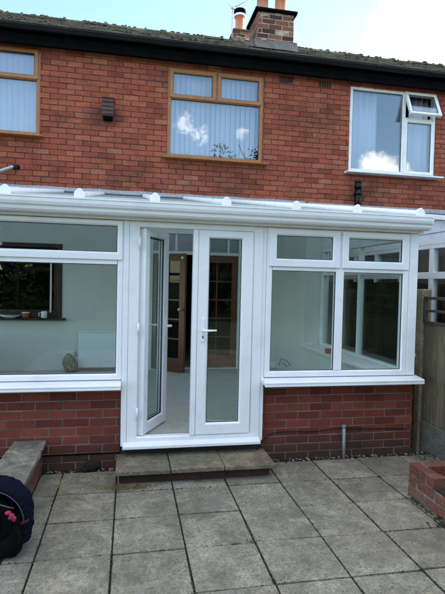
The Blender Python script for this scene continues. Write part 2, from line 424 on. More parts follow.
inn.box(-5, 4.5, 10.6, 10.7, 2.8, 5.0); inn.box(2.6, 2.7, HY+.28, 10.6, 2.8, 5.0); inn.box(-.2, -.1, HY+.28, 10.6, 2.8, 5.0)
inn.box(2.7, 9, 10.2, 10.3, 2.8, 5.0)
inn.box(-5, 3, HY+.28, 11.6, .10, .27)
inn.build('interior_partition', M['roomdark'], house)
# --- roof
RE_Y, RE_Z, RD_Y = 7.40, 5.325, 11.5
SL = .524; RD_Z = RE_Z + (RD_Y-RE_Y)*SL; ang = math.atan(SL)
rf = MB()
for sgn in (1,):
    rf.hexa([(hx0-.1, RE_Y, RE_Z-.05), (hx0-.1, RE_Y, RE_Z), (hx0-.1, RD_Y, RD_Z-.05), (hx0-.1, RD_Y, RD_Z), (hx1+.1, RE_Y, RE_Z-.05), (hx1+.1, RE_Y, RE_Z), (hx1+.1, RD_Y, RD_Z-.05), (hx1+.1, RD_Y, RD_Z)])
    rf.hexa([(hx0-.1, RD_Y, RD_Z-.05), (hx0-.1, RD_Y, RD_Z), (hx0-.1, 15.8, RD_Z-.05-4.3*SL), (hx0-.1, 15.8, RD_Z-4.3*SL), (hx1+.1, RD_Y, RD_Z-.05), (hx1+.1, RD_Y, RD_Z), (hx1+.1, 15.8, RD_Z-4.3*SL-.05), (hx1+.1, 15.8, RD_Z-4.3*SL)])
ty = RE_Y - .03; row = 0
while ty < RD_Y - .02:
    gd = .105; tw = .168 ; x = -4.2 + (tw/2 if row % 2 else 0)
    z0 = RE_Z + (ty-RE_Y)*SL
    while x < 9.5:
        l = .17; h0 = .022 + random.uniform(0, .014); sk = random.uniform(-.008, .008); dy = random.uniform(-.01, .01)
        a = (x+.003, ty+dy, z0+.004); r_ = random.random()
        P = []
        for xx in (x+.003, x+tw-.003):
            s_ = sk if xx > x+.1 else 0
            P += [(xx, ty+dy+s_, z0+dy*SL), (xx, ty+dy+s_, z0+dy*SL+h0), (xx, ty+l, z0+l*SL-.006), (xx, ty+l, z0+l*SL+.010)]
        rf.hexa(P, r_)
        x += tw
    ty += gd; row += 1
rf.build('roof', M['tile'], house)
rg = MB(); x = hx0
while x < hx1:
    pr = []; L = .45; z_ = random.uniform(-.012, .012)
    for k in range(9):
        q = math.pi*k/8; pr.append((RD_Y+.13*math.cos(q), RD_Z-.03+z_+.095*math.sin(q)))
    rg.prism(pr, x+.004, x+L-.045, 'x')
    pr2 = [(RD_Y+(yy-RD_Y)*1.18, RD_Z-.03+(zz-RD_Z+.03)*1.35) for yy, zz in pr]
    rg.prism(pr2, x+L-.05, x+L, 'x')
    x += L
rg.build('ridge', M['tile'], house)
ms = MB()
for i in range(500):
    t = random.random()**1.4; x = random.uniform(-3.6, 8.6); y = RE_Y + t*(RD_Y-RE_Y); z = RE_Z+(y-RE_Y)*SL+.025
    s_ = random.uniform(.008, .028); ms.blob((x, y, z), s_*1.9, s_*1.5, s_*.55, .35, 1)
for i in range(110):
    x = random.uniform(-3.6, 8.6); s_ = random.uniform(.015, .035); ms.blob((x, RD_Y-.05, RD_Z+.055), s_*1.6, s_, s_*.8, .3)
ms.build('roof_moss', M['moss'], house, kind='stuff')
fs = MB(); fs.box(hx0, hx1, 7.455, 7.475, 5.06, 5.30); fs.box(hx0, hx1, 7.475, 7.59, 5.10, 5.115); fs.box(hx0, hx1, 7.44, 7.455, 5.055, 5.12)
fs.build('fascia', M['blackmat'], house, .003)
gt = MB(); gp = []
for k in range(13):
    q = math.pi + math.pi*k/12; gp.append((7.375+.068*math.cos(q), 5.29+.072*math.sin(q)))
gp += [(7.375+.060*math.cos(math.pi*2-math.pi*k/12), 5.29+.064*math.sin(math.pi*2-math.pi*k/12)) for k in range(13)]
gt.prism(gp, hx0, hx1, 'x', smooth=False)
gt.tube([(hx0, 7.305, 5.293), (hx1, 7.305, 5.293)], .007, 6)
gt.build('gutter', M['blackpl'], house)
for x in [-4.9+.98*k for k in range(14)]:
    w = .018 if int(x*7) % 3 else .05
    gb = MB(); pp = [(7.375+.076*math.cos(math.pi+math.pi*k/10), 5.29+.080*math.sin(math.pi+math.pi*k/10)) for k in range(11)]
    pp += [(7.375+.0675*math.cos(2*math.pi-math.pi*k/10), 5.29+.0715*math.sin(2*math.pi-math.pi*k/10)) for k in range(11)]
    gb.prism(pp, x, x+w, 'x'); gb.box(x, x+w, 7.44, 7.454, 5.2, 5.295); gb.build('gutter_bracket', M['blackpl'], house)
# --- chimneys
CB = dict(bl=.222, bh=.0685, mt=.0145, proud=.0025)
def chimney(x0, x1, y0, y1, zb, zt, capz, pots, mat=M['brick_chim']):
    m = MB(); m.box(x0+.01, x1-.01, y0+.01, y1-.01, zb, zt); ch = m.build('chimney', M['mortar_pale'], house)
    m = MB()
    bricks(m, x0+.01, x1-.01, zb, zt, y0+.01, -1, phase=.04, jit=.003, **CB); bricks(m, y0+.01, y1-.01, zb, zt, x0+.01, -1, axis='y', jit=.003, **CB)
    bricks(m, y0+.01, y1-.01, zb, zt, x1-.01, 1, axis='y', jit=.003, **CB); bricks(m, x0+.01, x1-.01, zb, zt, y1-.01, 1, jit=.003, **CB)
    m.build('brickwork', mat, ch)
    if capz:
        m = MB(); m.box(x0-.045, x1+.045, y0-.045, y1+.045, zt, zt+.045); m.build('chimney_cap', M['blackmat'], ch, .006)
        m = MB(); m.hexa([(x0-.01, y0-.01, zt+.045), (x0+.08, y0+.08, zt+.10), (x0-.01, y1+.01, zt+.045), (x0+.08, y1-.08, zt+.10), (x1+.01, y0-.01, zt+.045), (x1-.08, y0+.08, zt+.10), (x1+.01, y1+.01, zt+.045), (x1-.08, y1-.08, zt+.10)])
        m.build('flaunching', M['flaunch'], ch)
    return ch
zc = 6.27
ch = chimney(2.05, 2.70, 7.95, 8.55, 5.5, zc, True, 2)
for cx in (2.20, 2.53):
    m = MB(); m.lathe((cx, 8.22, zc+.06), [(.115, 0), (.115, .03), (.10, .05), (.098, .42), (.12, .43), (.12, .48), (.09, .48), (.085, .2)], 24); m.build('chimney_pot', M['terracotta'], ch)
m = MB()
m.hexa([(2.0, 7.86, 5.62), (2.0, 7.93, 5.70), (2.0, 8.6, 5.99), (2.0, 8.6, 6.06), (2.04, 7.86, 5.62), (2.04, 7.93, 5.70), (2.04, 8.6, 5.99), (2.04, 8.6, 6.06)])
m.hexa([(2.71, 7.86, 5.62), (2.71, 7.93, 5.80), (2.71, 8.6, 5.99), (2.71, 8.6, 6.13), (2.75, 7.86, 5.62), (2.75, 7.93, 5.80), (2.75, 8.6, 5.99), (2.75, 8.6, 6.13)])
m.hexa([(2.0, 7.82, 5.60), (2.0, 7.84, 5.62), (2.0, 7.935, 5.66), (2.0, 7.94, 5.79), (2.75, 7.82, 5.60), (2.75, 7.84, 5.62), (2.75, 7.935, 5.66), (2.75, 7.94, 5.79)])
m.build('chimney_flashing', simple('dark_lead', (.085,.085,.08), .6, .4, 10, .5, .01), ch)
ch2 = chimney(2.66, 3.30, 12.85, 13.4, 6.6, 8.50, False, 1)
m = MB(); m.box(2.64, 3.32, 12.83, 13.42, 8.50, 8.55); m.build('chimney_cap', M['flaunch'], ch2, .01)
m = MB(); m.lathe((2.87, 13.1, 8.55), [(.145, 0), (.145, .04), (.125, .06), (.115, .38), (.13, .40), (.13, .43)], 24); m.build('chimney_pot', M['terracotta'], ch2)
m = MB(); m.lathe((2.87, 13.1, 8.98), [(.155, 0), (.165, .02), (.155, .07), (.14, .075)], 24); m.build('cowl_band', M['upvc_old'], ch2)
m = MB(); m.lathe((2.87, 13.1, 9.055), [(.12, 0), (.165, .03), (.17, .10), (.15, .13), (.05, .15)], 24); m.build('cowl', M['blackmat'], ch2)
# --- wall fittings
m = MB(); m.box(-.44, -.28, 7.47, 7.595, 4.14, 4.40); m.box(-.45, -.27, 7.455, 7.595, 4.40, 4.415)
for k in range(4): m.box(-.45, -.27, 7.452, 7.47, 4.16+.06*k, 4.175+.06*k)
vb = m.build('vent_box', M['ventbrown'], house, .006)
m = MB(); m.box(-.425, -.295, 7.485, 7.59, 4.095, 4.139); m.build('vent_outlet', M['blackmat'], vb)
for (x0, x1, z0, z1) in ((2.36, 2.575, 4.965, 5.05), (3.03, 3.245, 4.955, 5.04)):
    m = MB(); m.box(x0, x1, 7.585, 7.593, z0, z1); ab = m.build('air_brick', M['blackmat'], house)
    m = MB()
    for i in range(6): m.box(x0+i*.0405, x0+i*.0405+.012, 7.575, 7.588, z0, z1)
    for i in range(4): m.box(x0, x1, 7.577, 7.588, z0+i*.026, z0+i*.026+.008)
    m.build('grille', M['ventbrown'], ab)
m = MB(); m.tube([(3.735, 7.48, 2.9), (3.735, 7.48, 3.30)], .055, 16); m.tube([(3.735, 7.48, 3.19), (3.735, 7.48, 3.23)], .068, 16)
m.lathe((3.735, 7.48, 3.30), [(.062, 0), (.062, .05), (.05, .055), (.05, .09), (.064, .095), (.064, .12), (.03, .14)], 16)
m.box(3.70, 3.77, 7.50, 7.595, 3.20, 3.22); m.build('soil_vent_pipe', M['blackpl'], house)
m = MB(); m.tube([(-1.66, 7.585, 3.315), (-1.71, 7.54, 3.30), (-2.25, 7.42, 3.04)], .026, 12); op = m.build('overflow_pipe', M['steel'], house)
m = MB(); m.tube([(-1.64, 7.597, 3.312), (-1.70, 7.53, 3.303)], .034, 12); m.build('collar', M['blackpl'], op)
# --- upstairs windows
YF = HY+.012
def pane(x0, x1, z0, z1, y, parent, mat, th=.02, name='pane'):
    m = MB(); m.box(x0, x1, y, y+th, z0, z1); return m.build(name, mat, parent)
def gasket(x0, x1, z0, z1, y, parent, w=.006):
    m = MB(); m.ring(x0, x1, z0, z1, w, y, y+.012); return m.build('gasket', M['gasket'], parent)
def light(x0, x1, z0, z1, y, parent, gm=M['glass'], gask=True):
    pane(x0-.005, x1+.005, z0-.005, z1+.005, y+.03, parent, gm)
    if gask: gasket(x0-.001, x1+.001, z0-.001, z1+.001, y+.017, parent)
def up_window(W, mat, transom_z, mull, name, wid=.06, label=None):
    x0, x1, z0, z1 = W
    m = MB(); m.ring(x0+.003, x1-.003, z0+.003, z1-.003, wid, YF, YF+.07, cham=.012)
    m.box(x0+wid, x1-wid, YF+.003, YF+.068, transom_z-.022, transom_z+.022)
    w = m.build('window', mat, house, .003)
    # fixed light below
    light(x0+wid, x1-wid, z0+wid, transom_z-.022, YF, w, M['glass_up'])
    mm = MB(); mm.box(mull-.03, mull+.03, YF+.003, YF+.068, transom_z+.022, z1-wid); mm.build('mullion', mat, w, .003)
    for a, b in ((x0+.035, mull-.012), (mull+.012, x1-.035)):
        s = MB(); s.ring(a, b, transom_z-.008, z1-.03, .058, YF-.018, YF+.05, cham=.012); s.build('sash', mat, w, .003)
        light(a+.058, b-.058, transom_z+.05, z1-.088, YF-.016, w, M['glass_up'])
    s = MB(); s.prism([(7.46, z0-.032), (7.46, z0-.012), (7.62, z0+.004), (7.62, z0-.032)], x0-.06, x1+.065, 'x'); s.build('sill', mat, w, .003)
    return w
up_window(W_L, M['oak'], 4.635, -2.15, 'l')
up_window(W_C, M['oak'], 4.565, 1.32, 'c')
x0, x1, z0, z1 = W_R
m = MB(); m.ring(x0+.003, x1-.003, z0+.003, z1-.003, .06, YF, YF+.07, cham=.012)
m.box(4.585, 4.645, YF+.002, YF+.068, z0+.06, z1-.06); m.box(4.645, x1-.06, YF+.003, YF+.067, 4.555, 4.60)
w = m.build('window', M['upvc_old'], house, .003)
light(x0+.06, 4.585, z0+.06, z1-.06, YF, w, M['glass_up'])
s = MB(); s.ring(4.63, x1-.03, z0+.03, 4.57, .055, YF-.018, YF+.05, cham=.012); s.build('sash', M['upvc_old'], w, .003)
light(4.685, x1-.085, z0+.085, 4.515, YF-.016, w, M['glass_up'])
# the open top light, hinged at its head
s = MB(); s.ring(4.615, x1-.015, 4.56, 5.03, .055, YF-.02, YF+.03, cham=.012); s.rot(0, (0, YF, 5.03), R(-24), 'X'); s.build('open_sash', M['upvc_old'], w, .003)
s = MB(); s.box(4.665, x1-.065, YF, YF+.02, 4.61, 4.98); s.rot(0, (0, YF, 5.03), R(-24), 'X'); s.build('pane', M['glass_up'], w)
s = MB(); s.ring(4.669, x1-.069, 4.614, 4.976, .008, YF-.008, YF-.001); s.rot(0, (0, YF, 5.03), R(-24), 'X'); s.build('gasket', M['gasket'], w)
for x in (4.72, 5.12):
    s = MB(); s.tube([(x, YF+.03, 4.70), (x, YF-.12, 4.72)], .008, 6); s.build('window_stay', M['steel'], w)
s = MB(); s.prism([(7.44, z0-.04), (7.44, z0-.015), (7.62, z0+.004), (7.62, z0-.04)], x0-.07, x1+.085, 'x'); s.build('sill', M['upvc_old'], w, .003)
# blinds and curtains hang in the windows
def blind(x0, x1, z0, z1, y, label, open_a=38, gapless=False, group=None):
    t = thing('vertical_blind', ((x0+x1)/2, y, z0), label, 'blind', group)
    m = MB(); m.box(x0, x1, y-.02, y+.02, z1, z1+.04); m.build('head_rail', M['whitepaint'], t)
    m = MB(); x = x0+.04
    while x < x1-.03:
        a = R(open_a+random.uniform(-7, 7)); dx, dy = .044*math.cos(a), .044*math.sin(a)
        zz = z0+random.uniform(0, .01)
        m.hexa([(x-dx, y-dy, zz), (x-dx, y-dy, z1), (x-dx, y-dy+.002, zz), (x-dx, y-dy+.002, z1), (x+dx, y+dy, zz), (x+dx, y+dy, z1), (x+dx, y+dy+.002, zz), (x+dx, y+dy+.002, z1)])
        x += .082
    m.build('slats', M['blind'], t)
blind(.60, 2.04, 3.72, 5.0, 7.745, 'white vertical blind hanging inside the brown framed window over the conservatory', 22)
blind(-2.9, -1.42, 3.88, 5.05, 7.745, 'pale vertical blind inside the brown framed window cut by the left edge', 30)
def drape(x0, x1, z0, z1, y, label, mat=M['curtain'], amp=.03, wl=.13):
    m = MB(); n = int((x1-x0)/.012); P0 = []
    for i in range(n+1):
        x = x0+(x1-x0)*i/n; yy = y+amp*math.sin(x/wl*6.283)+amp*.4*math.sin(x/wl*2.9+1)
        P0.append((x, yy))
    b0 = m.pts([(x, yy, z0) for x, yy in P0]); b1 = m.pts([(x, yy*1.0, z1) for x, yy in P0])
    for i in range(n): m.face([b0+i, b0+i+1, b1+i+1, b1+i], .5, True)
    o = m.build('curtain', mat, recalc=False); sd = o.modifiers.new('thickness', 'SOLIDIFY'); sd.thickness = .004
    tag(o, label, 'curtain'); return o
drape(3.68, 4.20, 3.64, 5.0, 7.76, 'white curtain behind the large left pane of the white framed upstairs window')
drape(4.78, 5.15, 3.64, 5.0, 7.76, 'narrow white curtain behind the small right pane of the white framed upstairs window')
# --- opening between conservatory and house: white frame with transom lights + brown doors
dx0, dx1, dz0, dz1 = DOOR
m = MB(); m.ring(dx0+.002, dx1-.002, dz0, dz1-.002, .075, HY-.06, HY+.06, wb=.012, wr=.10)
m.box(dx0+.075, dx1-.10, HY-.05, HY+.05, 2.10, 2.15)
for x in (.72, 1.25, 1.56): m.box(x-.018, x+.018, HY-.04, HY+.04, 2.15, dz1-.077)
fr = m.build('inner_door_frame', M['whitepaint'], house, .003)
m = MB(); m.box(dx0+.07, dx1-.095, HY-.006, HY+.006, 2.14, dz1-.07); m.build('transom_pane', M['glass_ref'], fr)
m = MB(); m.box(dx1-.11, dx1+.02, HY-.08, HY-.06, .28, .42); m.build('plinth_block', M['whitepaint'], fr, .003)
def brown_door(xh, xe, ang_, lab=None):
    x0, x1 = min(xh, xe), max(xh, xe); z0, z1 = .295, 2.095; y0, y1 = HY-.022, HY+.022
    m = MB(); m.ring(x0, x1, z0, z1, .10, y0, y1, wb=.20, wt=.11)
    n = 5; zh = (z1-.11-z0-.20)/n
    for k in range(1, n): m.box(x0+.10, x1-.10, y0+.004, y1-.004, z0+.20+zh*k-.012, z0+.20+zh*k+.012)
    m.box((x0+x1)/2-.011, (x0+x1)/2+.011, y0+.006, y1-.006, z0+.20, z1-.11)
    m.rot(0, (xh, HY, 0), ang_); d = m.build('interior_door', M['brownwood'], house, .002)
    m = MB(); m.box(x0+.095, x1-.095, HY-.004, HY+.004, z0+.195, z1-.105); m.rot(0, (xh, HY, 0), ang_); m.build('pane', M['glass_dark'], d)
    hx = xe-.05*(1 if xe > xh else -1)
    m = MB(); m.tube([(hx, y0-.05, 1.25), (hx, y1+.05, 1.25)], .012, 8); m.lathe((hx, y0-.065, 1.25), [(.01, -.02), (.026, -.01), (.028, .01), (.012, .02)], 12, 'y'); m.rot(0, (xh, HY, 0), ang_); m.build('door_knob', M['steel'], d)
    m = MB(); m.lathe((hx, y0-.012, 2.03), [(.012, -.008), (.022, 0), (.022, .008)], 12, 'y'); m.rot(0, (xh, HY, 0), ang_); m.build('door_catch', M['ceramic'], d)
brown_door(.358, .99, R(-41)); brown_door(1.728, 1.046, 0)
# kitchen hatch window (brown), open to the kitchen
kx0, kx1, kz0, kz1 = KIT
m = MB(); m.ring(kx0+.002, kx1-.002, kz0+.03, kz1-.002, .07, HY-.03, HY+.08, cham=.01)
m.ring(kx0+.072, kx1-.072, kz0+.10, kz1-.26, .045, HY-.01, HY+.05); m.box(kx0+.072, kx1-.072, HY-.008, HY+.05, kz1-.259, kz1-.20)
M['darkwood'] = simple('very_dark_wood', (.035,.014,.008), .4, .3, 9, .2)
kw = m.build('kitchen_window', M['darkwood'], house, .003)
m = MB(); m.box(kx0-.06, kx1+.06, HY-.10, HY+.26, kz0-.005, kz0+.029); m.build('sill', M['darkwood'], kw, .003)
m = MB(); m.box(-1.175, -1.15, HY-.02, HY-.012, 1.16, 1.94); m.build('white_trim', M['whitepaint'], kw)
pane(kx0+.11, kx1-.11, kz0+.14, kz1-.30, HY+.055, kw, M['glass_dark'], .006)
# ================================================================ CONSERVATORY
CY = 4.28
cons = thing('conservatory', (.2, 5.9, 0), 'white framed lean-to conservatory on a low red brick wall in front of the house', 'conservatory')
CX0, CX1 = -2.45, 2.80
def cbuild(mb, name, mat, par=None, bevel=.0025, **k): return mb.build(name, mat, par or cons, bevel, **k)
# dwarf walls
for (a, bq) in ((CX0, -.058), (1.228, 2.805)):
    m = MB(); m.box(a+.01, bq-.008, 4.305, 4.54, -.1, .745); dw = m.build('dwarf_wall', M['mortar'], cons)
    m = MB(); bricks(m, a, bq, .0, .74, 4.305, -1, bl=.216, bh=.0665, mt=.0105, proud=.005, phase=.02 if a < 0 else .19, jit=.001)
    if a > 0: bricks(m, 4.305, 7.58, .0, .74, 2.795, 1, axis='y', bl=.216, bh=.0665, mt=.0105, proud=.005)
    m.build('brick_facing', M['brick_new'], dw)
m = MB(); m.box(CX0, -.06, 4.292, 4.31, .136, .144); m.build('damp_course', M['blackmat'], cons)
m = MB(); m.box(-.052, 1.226, 4.31, 4.54, -.1, .20); m.build('threshold_plinth', M['mortar_dark'], cons)
# side dwarf wall + solid plaster return
m = MB(); m.box(2.40, 2.76, 4.545, 6.35, -.1, .80); m.hexa([(2.42, 6.352, -.1), (2.42, 6.352, 2.70), (2.42, 7.59, -.1), (2.42, 7.59, 2.915), (2.77, 6.352, -.1), (2.77, 6.352, 2.70), (2.77, 7.59, -.1), (2.77, 7.59, 2.915)]); m.build('side_wall', M['plaster'], cons)
m = MB(); m.box(CX0+.02, CX0+.25, 4.545, 7.59, -.1, .80); m.build('side_wall', M['plaster'], cons)
m = MB(); wall_core(m, CX0, 2.42, .2, 3.05, HY-.012, HY-.001, [KIT, DOOR]); m.build('rear_wall_plaster', M['plaster'], cons)
m = MB(); m.box(CX0+.25, 2.40, 4.545, 7.585, .2, .28); m.box(-.05, 1.226, 4.36, 4.545, .2, .28); m.build('carpet_floor', M['carpet'], cons)
for a, bq in ((1.855, 2.418),):
    m = MB(); m.box(a, bq, HY-.03, HY-.0125, .281, .38); m.build('skirting_board', M['whitepaint'], cons, .003)
m = MB(); m.box(dx0, dx1, HY+.0, 11.5, .271, .281); m.build('inner_floor', M['carpet'], cons)
FY0, FY1 = 4.245, 4.315
# left window
gl = M['glass']
m = MB(); m.ring(-2.40, -.056, .802, 2.19, .047, FY0, FY1, wt=.05, wb=.052, cham=.010)
m.box(-2.35, -.106, FY0+.002, FY1-.002, 1.806, 1.868); m.box(-1.36, -1.29, FY0+.003, FY1-.003, .854, 1.806)
wl = cbuild(m, 'front_window', M['upvc'])
light(-1.29, -.103, .854, 1.806, FY0, wl); light(-2.353, -1.36, .854, 1.806, FY0, wl)
m = MB(); m.ring(-1.33, -.064, 1.845, 2.182, .043, FY0-.016, FY1-.02, wb=.068, cham=.012); m.build('top_sash', M['upvc'], wl, .003)
light(-1.287, -.107, 1.913, 2.138, FY0-.014, wl)
m = MB(); m.ring(-2.39, -1.345, 1.845, 2.182, .043, FY0-.016, FY1-.02, wb=.068, cham=.012); m.build('top_sash', M['upvc'], wl, .003)
light(-2.347, -1.388, 1.913, 2.138, FY0-.014, wl)
# right window
m = MB(); m.ring(1.240, 2.682, .802, 2.19, .056, FY0, FY1, wt=.05, wb=.055, cham=.010)
m.box(1.925, 2.003, FY0+.002, FY1-.002, .857, 2.14); m.box(1.296, 1.925, FY0+.004, FY1-.004, 1.796, 1.852); m.box(2.003, 2.628, FY0+.004, FY1-.004, 1.796, 1.852)
wr = cbuild(m, 'front_window', M['upvc'])
light(1.296, 1.925, .857, 1.796, FY0, wr); light(2.003, 2.627, .857, 1.796, FY0, wr)
for a, bq in ((1.262, 1.951), (1.978, 2.672)):
    m = MB(); m.ring(a, bq, 1.832, 2.178, .07, FY0-.018, FY1-.02, wb=.073, wt=.06, cham=.013); m.build('top_sash', M['upvc'], wr, .003)
    light(a+.07, bq-.07, 1.905, 2.118, FY0-.015, wr)
m = MB(); m.box(2.685, 2.775, FY0-.004, 4.332, .802, 2.20); cbuild(m, 'corner_post', M['upvc'])
m = MB(); m.box(2.776, 2.80, 4.27, 4.32, .98, 1.01); m.box(2.776, 2.794, 4.27, 4.32, 1.03, 1.05); m.build('wall_clip', M['upvc'], cons, .002)
for a, bq, q in ((1.205, 1.238, .008), (-.054, -.006, -.002)):
    m = MB(); m.box(a, bq, FY0+q, FY1, .21, 2.19); cbuild(m, 'frame_coupling', M['upvc'])
# window boards / sills outside
for a, bq in ((CX0-.02, -.056), (1.215, 2.812)):
    m = MB(); m.prism([(4.125, .748), (4.120, .772), (4.135, .782), (4.32, .80), (4.32, .748)], a, bq, 'x'); m.box(a, bq, 4.122, 4.135, .735, .75)
    m.build('window_sill', M['upvc'], cons, .003, 2)
# door set
m = MB(); m.ring(-.004, 1.203, .215, 2.19, .090, FY0+.002, FY1, wt=.052, wb=.072, cham=.008)
df = cbuild(m, 'door_frame', M['upvc'])
m = MB(); m.prism([(4.185, .198), (4.185, .225), (4.25, .245), (4.25, .198)], -.036, 1.206, 'x'); m.build('door_sill', M['upvc'], df, .003)
DZ0, DZ1 = .292, 2.135
def door_leaf(x0, x1, wl_, wr_, name='door'):
    m = MB(); m.ring(x0, x1, DZ0, DZ1, wl_, FY0-.008, FY0+.06, wr=wr_, wt=.07, wb=.105, cham=.014); return m
# right leaf closed
m = door_leaf(.603, 1.108, .101, .106); m.box(.557, .600, FY0-.014, FY0+.06, DZ0, DZ1)
rd = cbuild(m, 'door', M['upvc'], None, .003)
light(.704, 1.002, .397, 2.065, FY0-.008, rd)
def handle(mb, x, y, s=1, dirx=1):
    mb.box(x-.016, x+.016, y-s*.012 if s > 0 else y, y if s > 0 else y+.012, 1.135, 1.345)
    a = y-s*.012
    mb.tube([(x, a, 1.24), (x, a-s*.045, 1.24), (x+dirx*.02, a-s*.055, 1.24), (x+dirx*.115, a-s*.055, 1.243)], [.011, .011, .011, .008], 10)
m = MB(); handle(m, .655, FY0-.008); m.build('handle', M['upvc'], rd, .002)
m = MB(); m.box(.650, .660, FY0-.0225, FY0-.0202, 1.165, 1.19); m.build('keyhole', M['gasket'], rd)
# left leaf open inwards, hinged on the left
LA = R(62)
m = door_leaf(.088, .600, .10, .10); m.rot(0, (.088, FY0+.05, 0), LA); ld = cbuild(m, 'door', M['upvc'], None, .003)
m = MB(); m.box(.185, .505, FY0+.020, FY0+.034, .392, 2.07); m.rot(0, (.088, FY0+.05, 0), LA); m.build('pane', gl, ld)
m = MB(); m.ring(.186, .504, .394, 2.068, .009, FY0+.006, FY0+.018); m.ring(.186, .504, .394, 2.068, .009, FY0+.036, FY0+.045); m.rot(0, (.088, FY0+.05, 0), LA); m.build('gasket', M['gasket'], ld)
m = MB(); handle(m, .55, FY0-.008, 1, -1); handle(m, .55, FY0+.06, -1, -1); m.rot(0, (.088, FY0+.05, 0), LA); m.build('handle', M['upvc'], ld, .002)
for z in (.45, 1.2, 1.95):
    m = MB(); m.tube([(.084, FY0-.01, z), (.084, FY0-.01, z+.10)], .009, 8); m.build('hinge', M['upvc'], df)
# eaves beam, fascia, gutter
m = MB(); m.box(CX0, 2.80, 4.19, 4.34, 2.192, 2.235); m.box(CX0, 2.80, 4.175, 4.19, 2.215, 2.32); m.box(CX0, 2.80, 4.30, 4.40, 2.235, 2.33)
cbuild(m, 'eaves_beam', M['upvc'])
gp = [(4.17, 2.325), (4.17, 2.222), (4.155, 2.212), (4.10, 2.215), (4.083, 2.232), (4.078, 2.255), (4.060, 2.268), (4.050, 2.290), (4.048, 2.318), (4.042, 2.322), (4.042, 2.334), (4.056, 2.336), (4.058, 2.292), (4.09, 2.262), (4.10, 2.226), (4.155, 2.224), (4.162, 2.325)]
m = MB(); m.prism(gp, CX0-.03, 2.79, 'x'); gu = cbuild(m, 'gutter', M['upvc'], None, 0)
m = MB(); m.prism([(4.17, 2.328), (4.17, 2.220), (4.155, 2.208), (4.098, 2.211), (4.080, 2.230), (4.074, 2.255), (4.056, 2.266), (4.046, 2.290), (4.044, 2.328)], 2.79, 2.80, 'x')
m.build('stop_end', M['upvc'], gu)
# roof: slope
RS = (2.95-2.335)/(7.58-4.17)
def rz(y): return 2.335+(y-4.17)*RS
BX = [-2.2, -1.60, -1.0, -.42, .205, .83, 1.48, 2.08, 2.73]
m = MB()
for a, bq in zip(BX[:-1], BX[1:]):
    for (o0, o1) in ((0, .004), (.021, .025)):
        m.hexa([(a+.005, 4.19, rz(4.19)+o0), (a+.005, 4.19, rz(4.19)+o1), (a+.005, 7.585, rz(7.585)+o0), (a+.005, 7.585, rz(7.585)+o1), (bq-.005, 4.19, rz(4.19)+o0), (bq-.005, 4.19, rz(4.19)+o1), (bq-.005, 7.585, rz(7.585)+o0), (bq-.005, 7.585, rz(7.585)+o1)])
    m.box(a+.03, bq-.03, 4.172, 4.186, rz(4.18)-.006, rz(4.18)+.032)
m.build('roof_sheet', M['poly'], cons)
for x in BX:
    m = MB(); y0, y1 = 4.19, 7.56
    prof = [(-.034, .026), (-.034, .044), (-.018, .070), (.018, .070), (.034, .044), (.034, .026)]
    b0 = m.pts([(x+p[0], y0, rz(y0)+p[1]) for p in prof]); b1 = m.pts([(x+p[0], y1, rz(y1)+p[1]) for p in prof]); n = len(prof)
    for i in range(n): m.face([b0+i, b0+(i+1) % n, b1+(i+1) % n, b1+i], .5)
    m.face([b0+i for i in range(n)], .5); m.face([b1+i for i in range(n)], .5)
    m.hexa([(x-.026, y0, rz(y0)-.05), (x-.026, y0, rz(y0)-.002), (x-.026, y1, rz(y1)-.05), (x-.026, y1, rz(y1)-.002), (x+.026, y0, rz(y0)-.05), (x+.026, y0, rz(y0)-.002), (x+.026, y1, rz(y1)-.05), (x+.026, y1, rz(y1)-.002)])
    gb = cbuild(m, 'glazing_bar', M['upvc'], None, .002)
    m = MB(); z = rz(4.18)-.012
    m.prism([(x-.042, z), (x-.042, z+.066), (x-.034, z+.078), (x-.010, z+.102), (x+.010, z+.102), (x+.034, z+.078), (x+.042, z+.066), (x+.042, z)], 4.150, 4.189, 'y'); m.build('end_cap', M['upvc'], gb, .004)
# wall plate + lead flashing
m = MB(); m.box(CX0, 2.80, 7.50, 7.588, 2.955, 3.0); cbuild(m, 'wall_plate', M['upvc'])
m = MB(); n = 260; yv = []
for i in range(n+1):
    x = CX0-.1+(2.95-CX0)*i/n
    lip = .006*math.sin(x*11)+.004*math.sin(x*37+1)+.003*math.sin(x*90)+random.uniform(-.002, .002)
    yv.append([(x, 7.590, 3.055+.004*math.sin(x*9)), (x, 7.582, 3.012), (x, 7.50, 3.010+lip*.4), (x, 7.46+lip, 3.000+lip*.7), (x, 7.445+lip, 2.968+lip*.6)])
bs = [m.pts(p) for p in yv]
for i in range(n):
    for k in range(4): m.face([bs[i]+k, bs[i+1]+k, bs[i+1]+k+1, bs[i]+k+1], .5, True)
fl = m.build('lead_flashing', M['lead'], cons, recalc=False); sd = fl.modifiers.new('thick', 'SOLIDIFY'); sd.thickness = .004
# right side frame (glazed) running back to Y 6.35
def side_frame(xs, xo, y0, y1, flip=1):
    m = MB()
    def bar(ya, yb, za, zb, o=0): m.box(min(xs, xo)+o, max(xs, xo)-o, ya, yb, za, zb)
    bar(y0, y1, .802, .86); bar(y0, y1, 2.12, 2.19); bar(y0, y0+.018, .861, 2.119, .001); bar(y1-.09, y1, .861, 2.119, .001)
    mid = y0+(y1-y0)*.44; bar(mid-.022, mid+.022, .861, 2.119, .002); bar(y0+.019, y1-.091, 1.80, 1.86, .003)
    m.hexa([(xs, y0, 2.191), (xs, y0, rz(y0)-.004), (xs, y1, 2.191), (xs, y1, rz(y1)-.004), (xo, y0, 2.191), (xo, y0, rz(y0)-.004), (xo, y1, 2.191), (xo, y1, rz(y1)-.004)])
    o = cbuild(m, 'side_window', M['upvc'])
    m = MB(); xm = (xs+xo)/2; m.box(xm-.01, xm+.01, y0+.015, y1-.08, .855, 2.125); m.build('pane', gl, o)
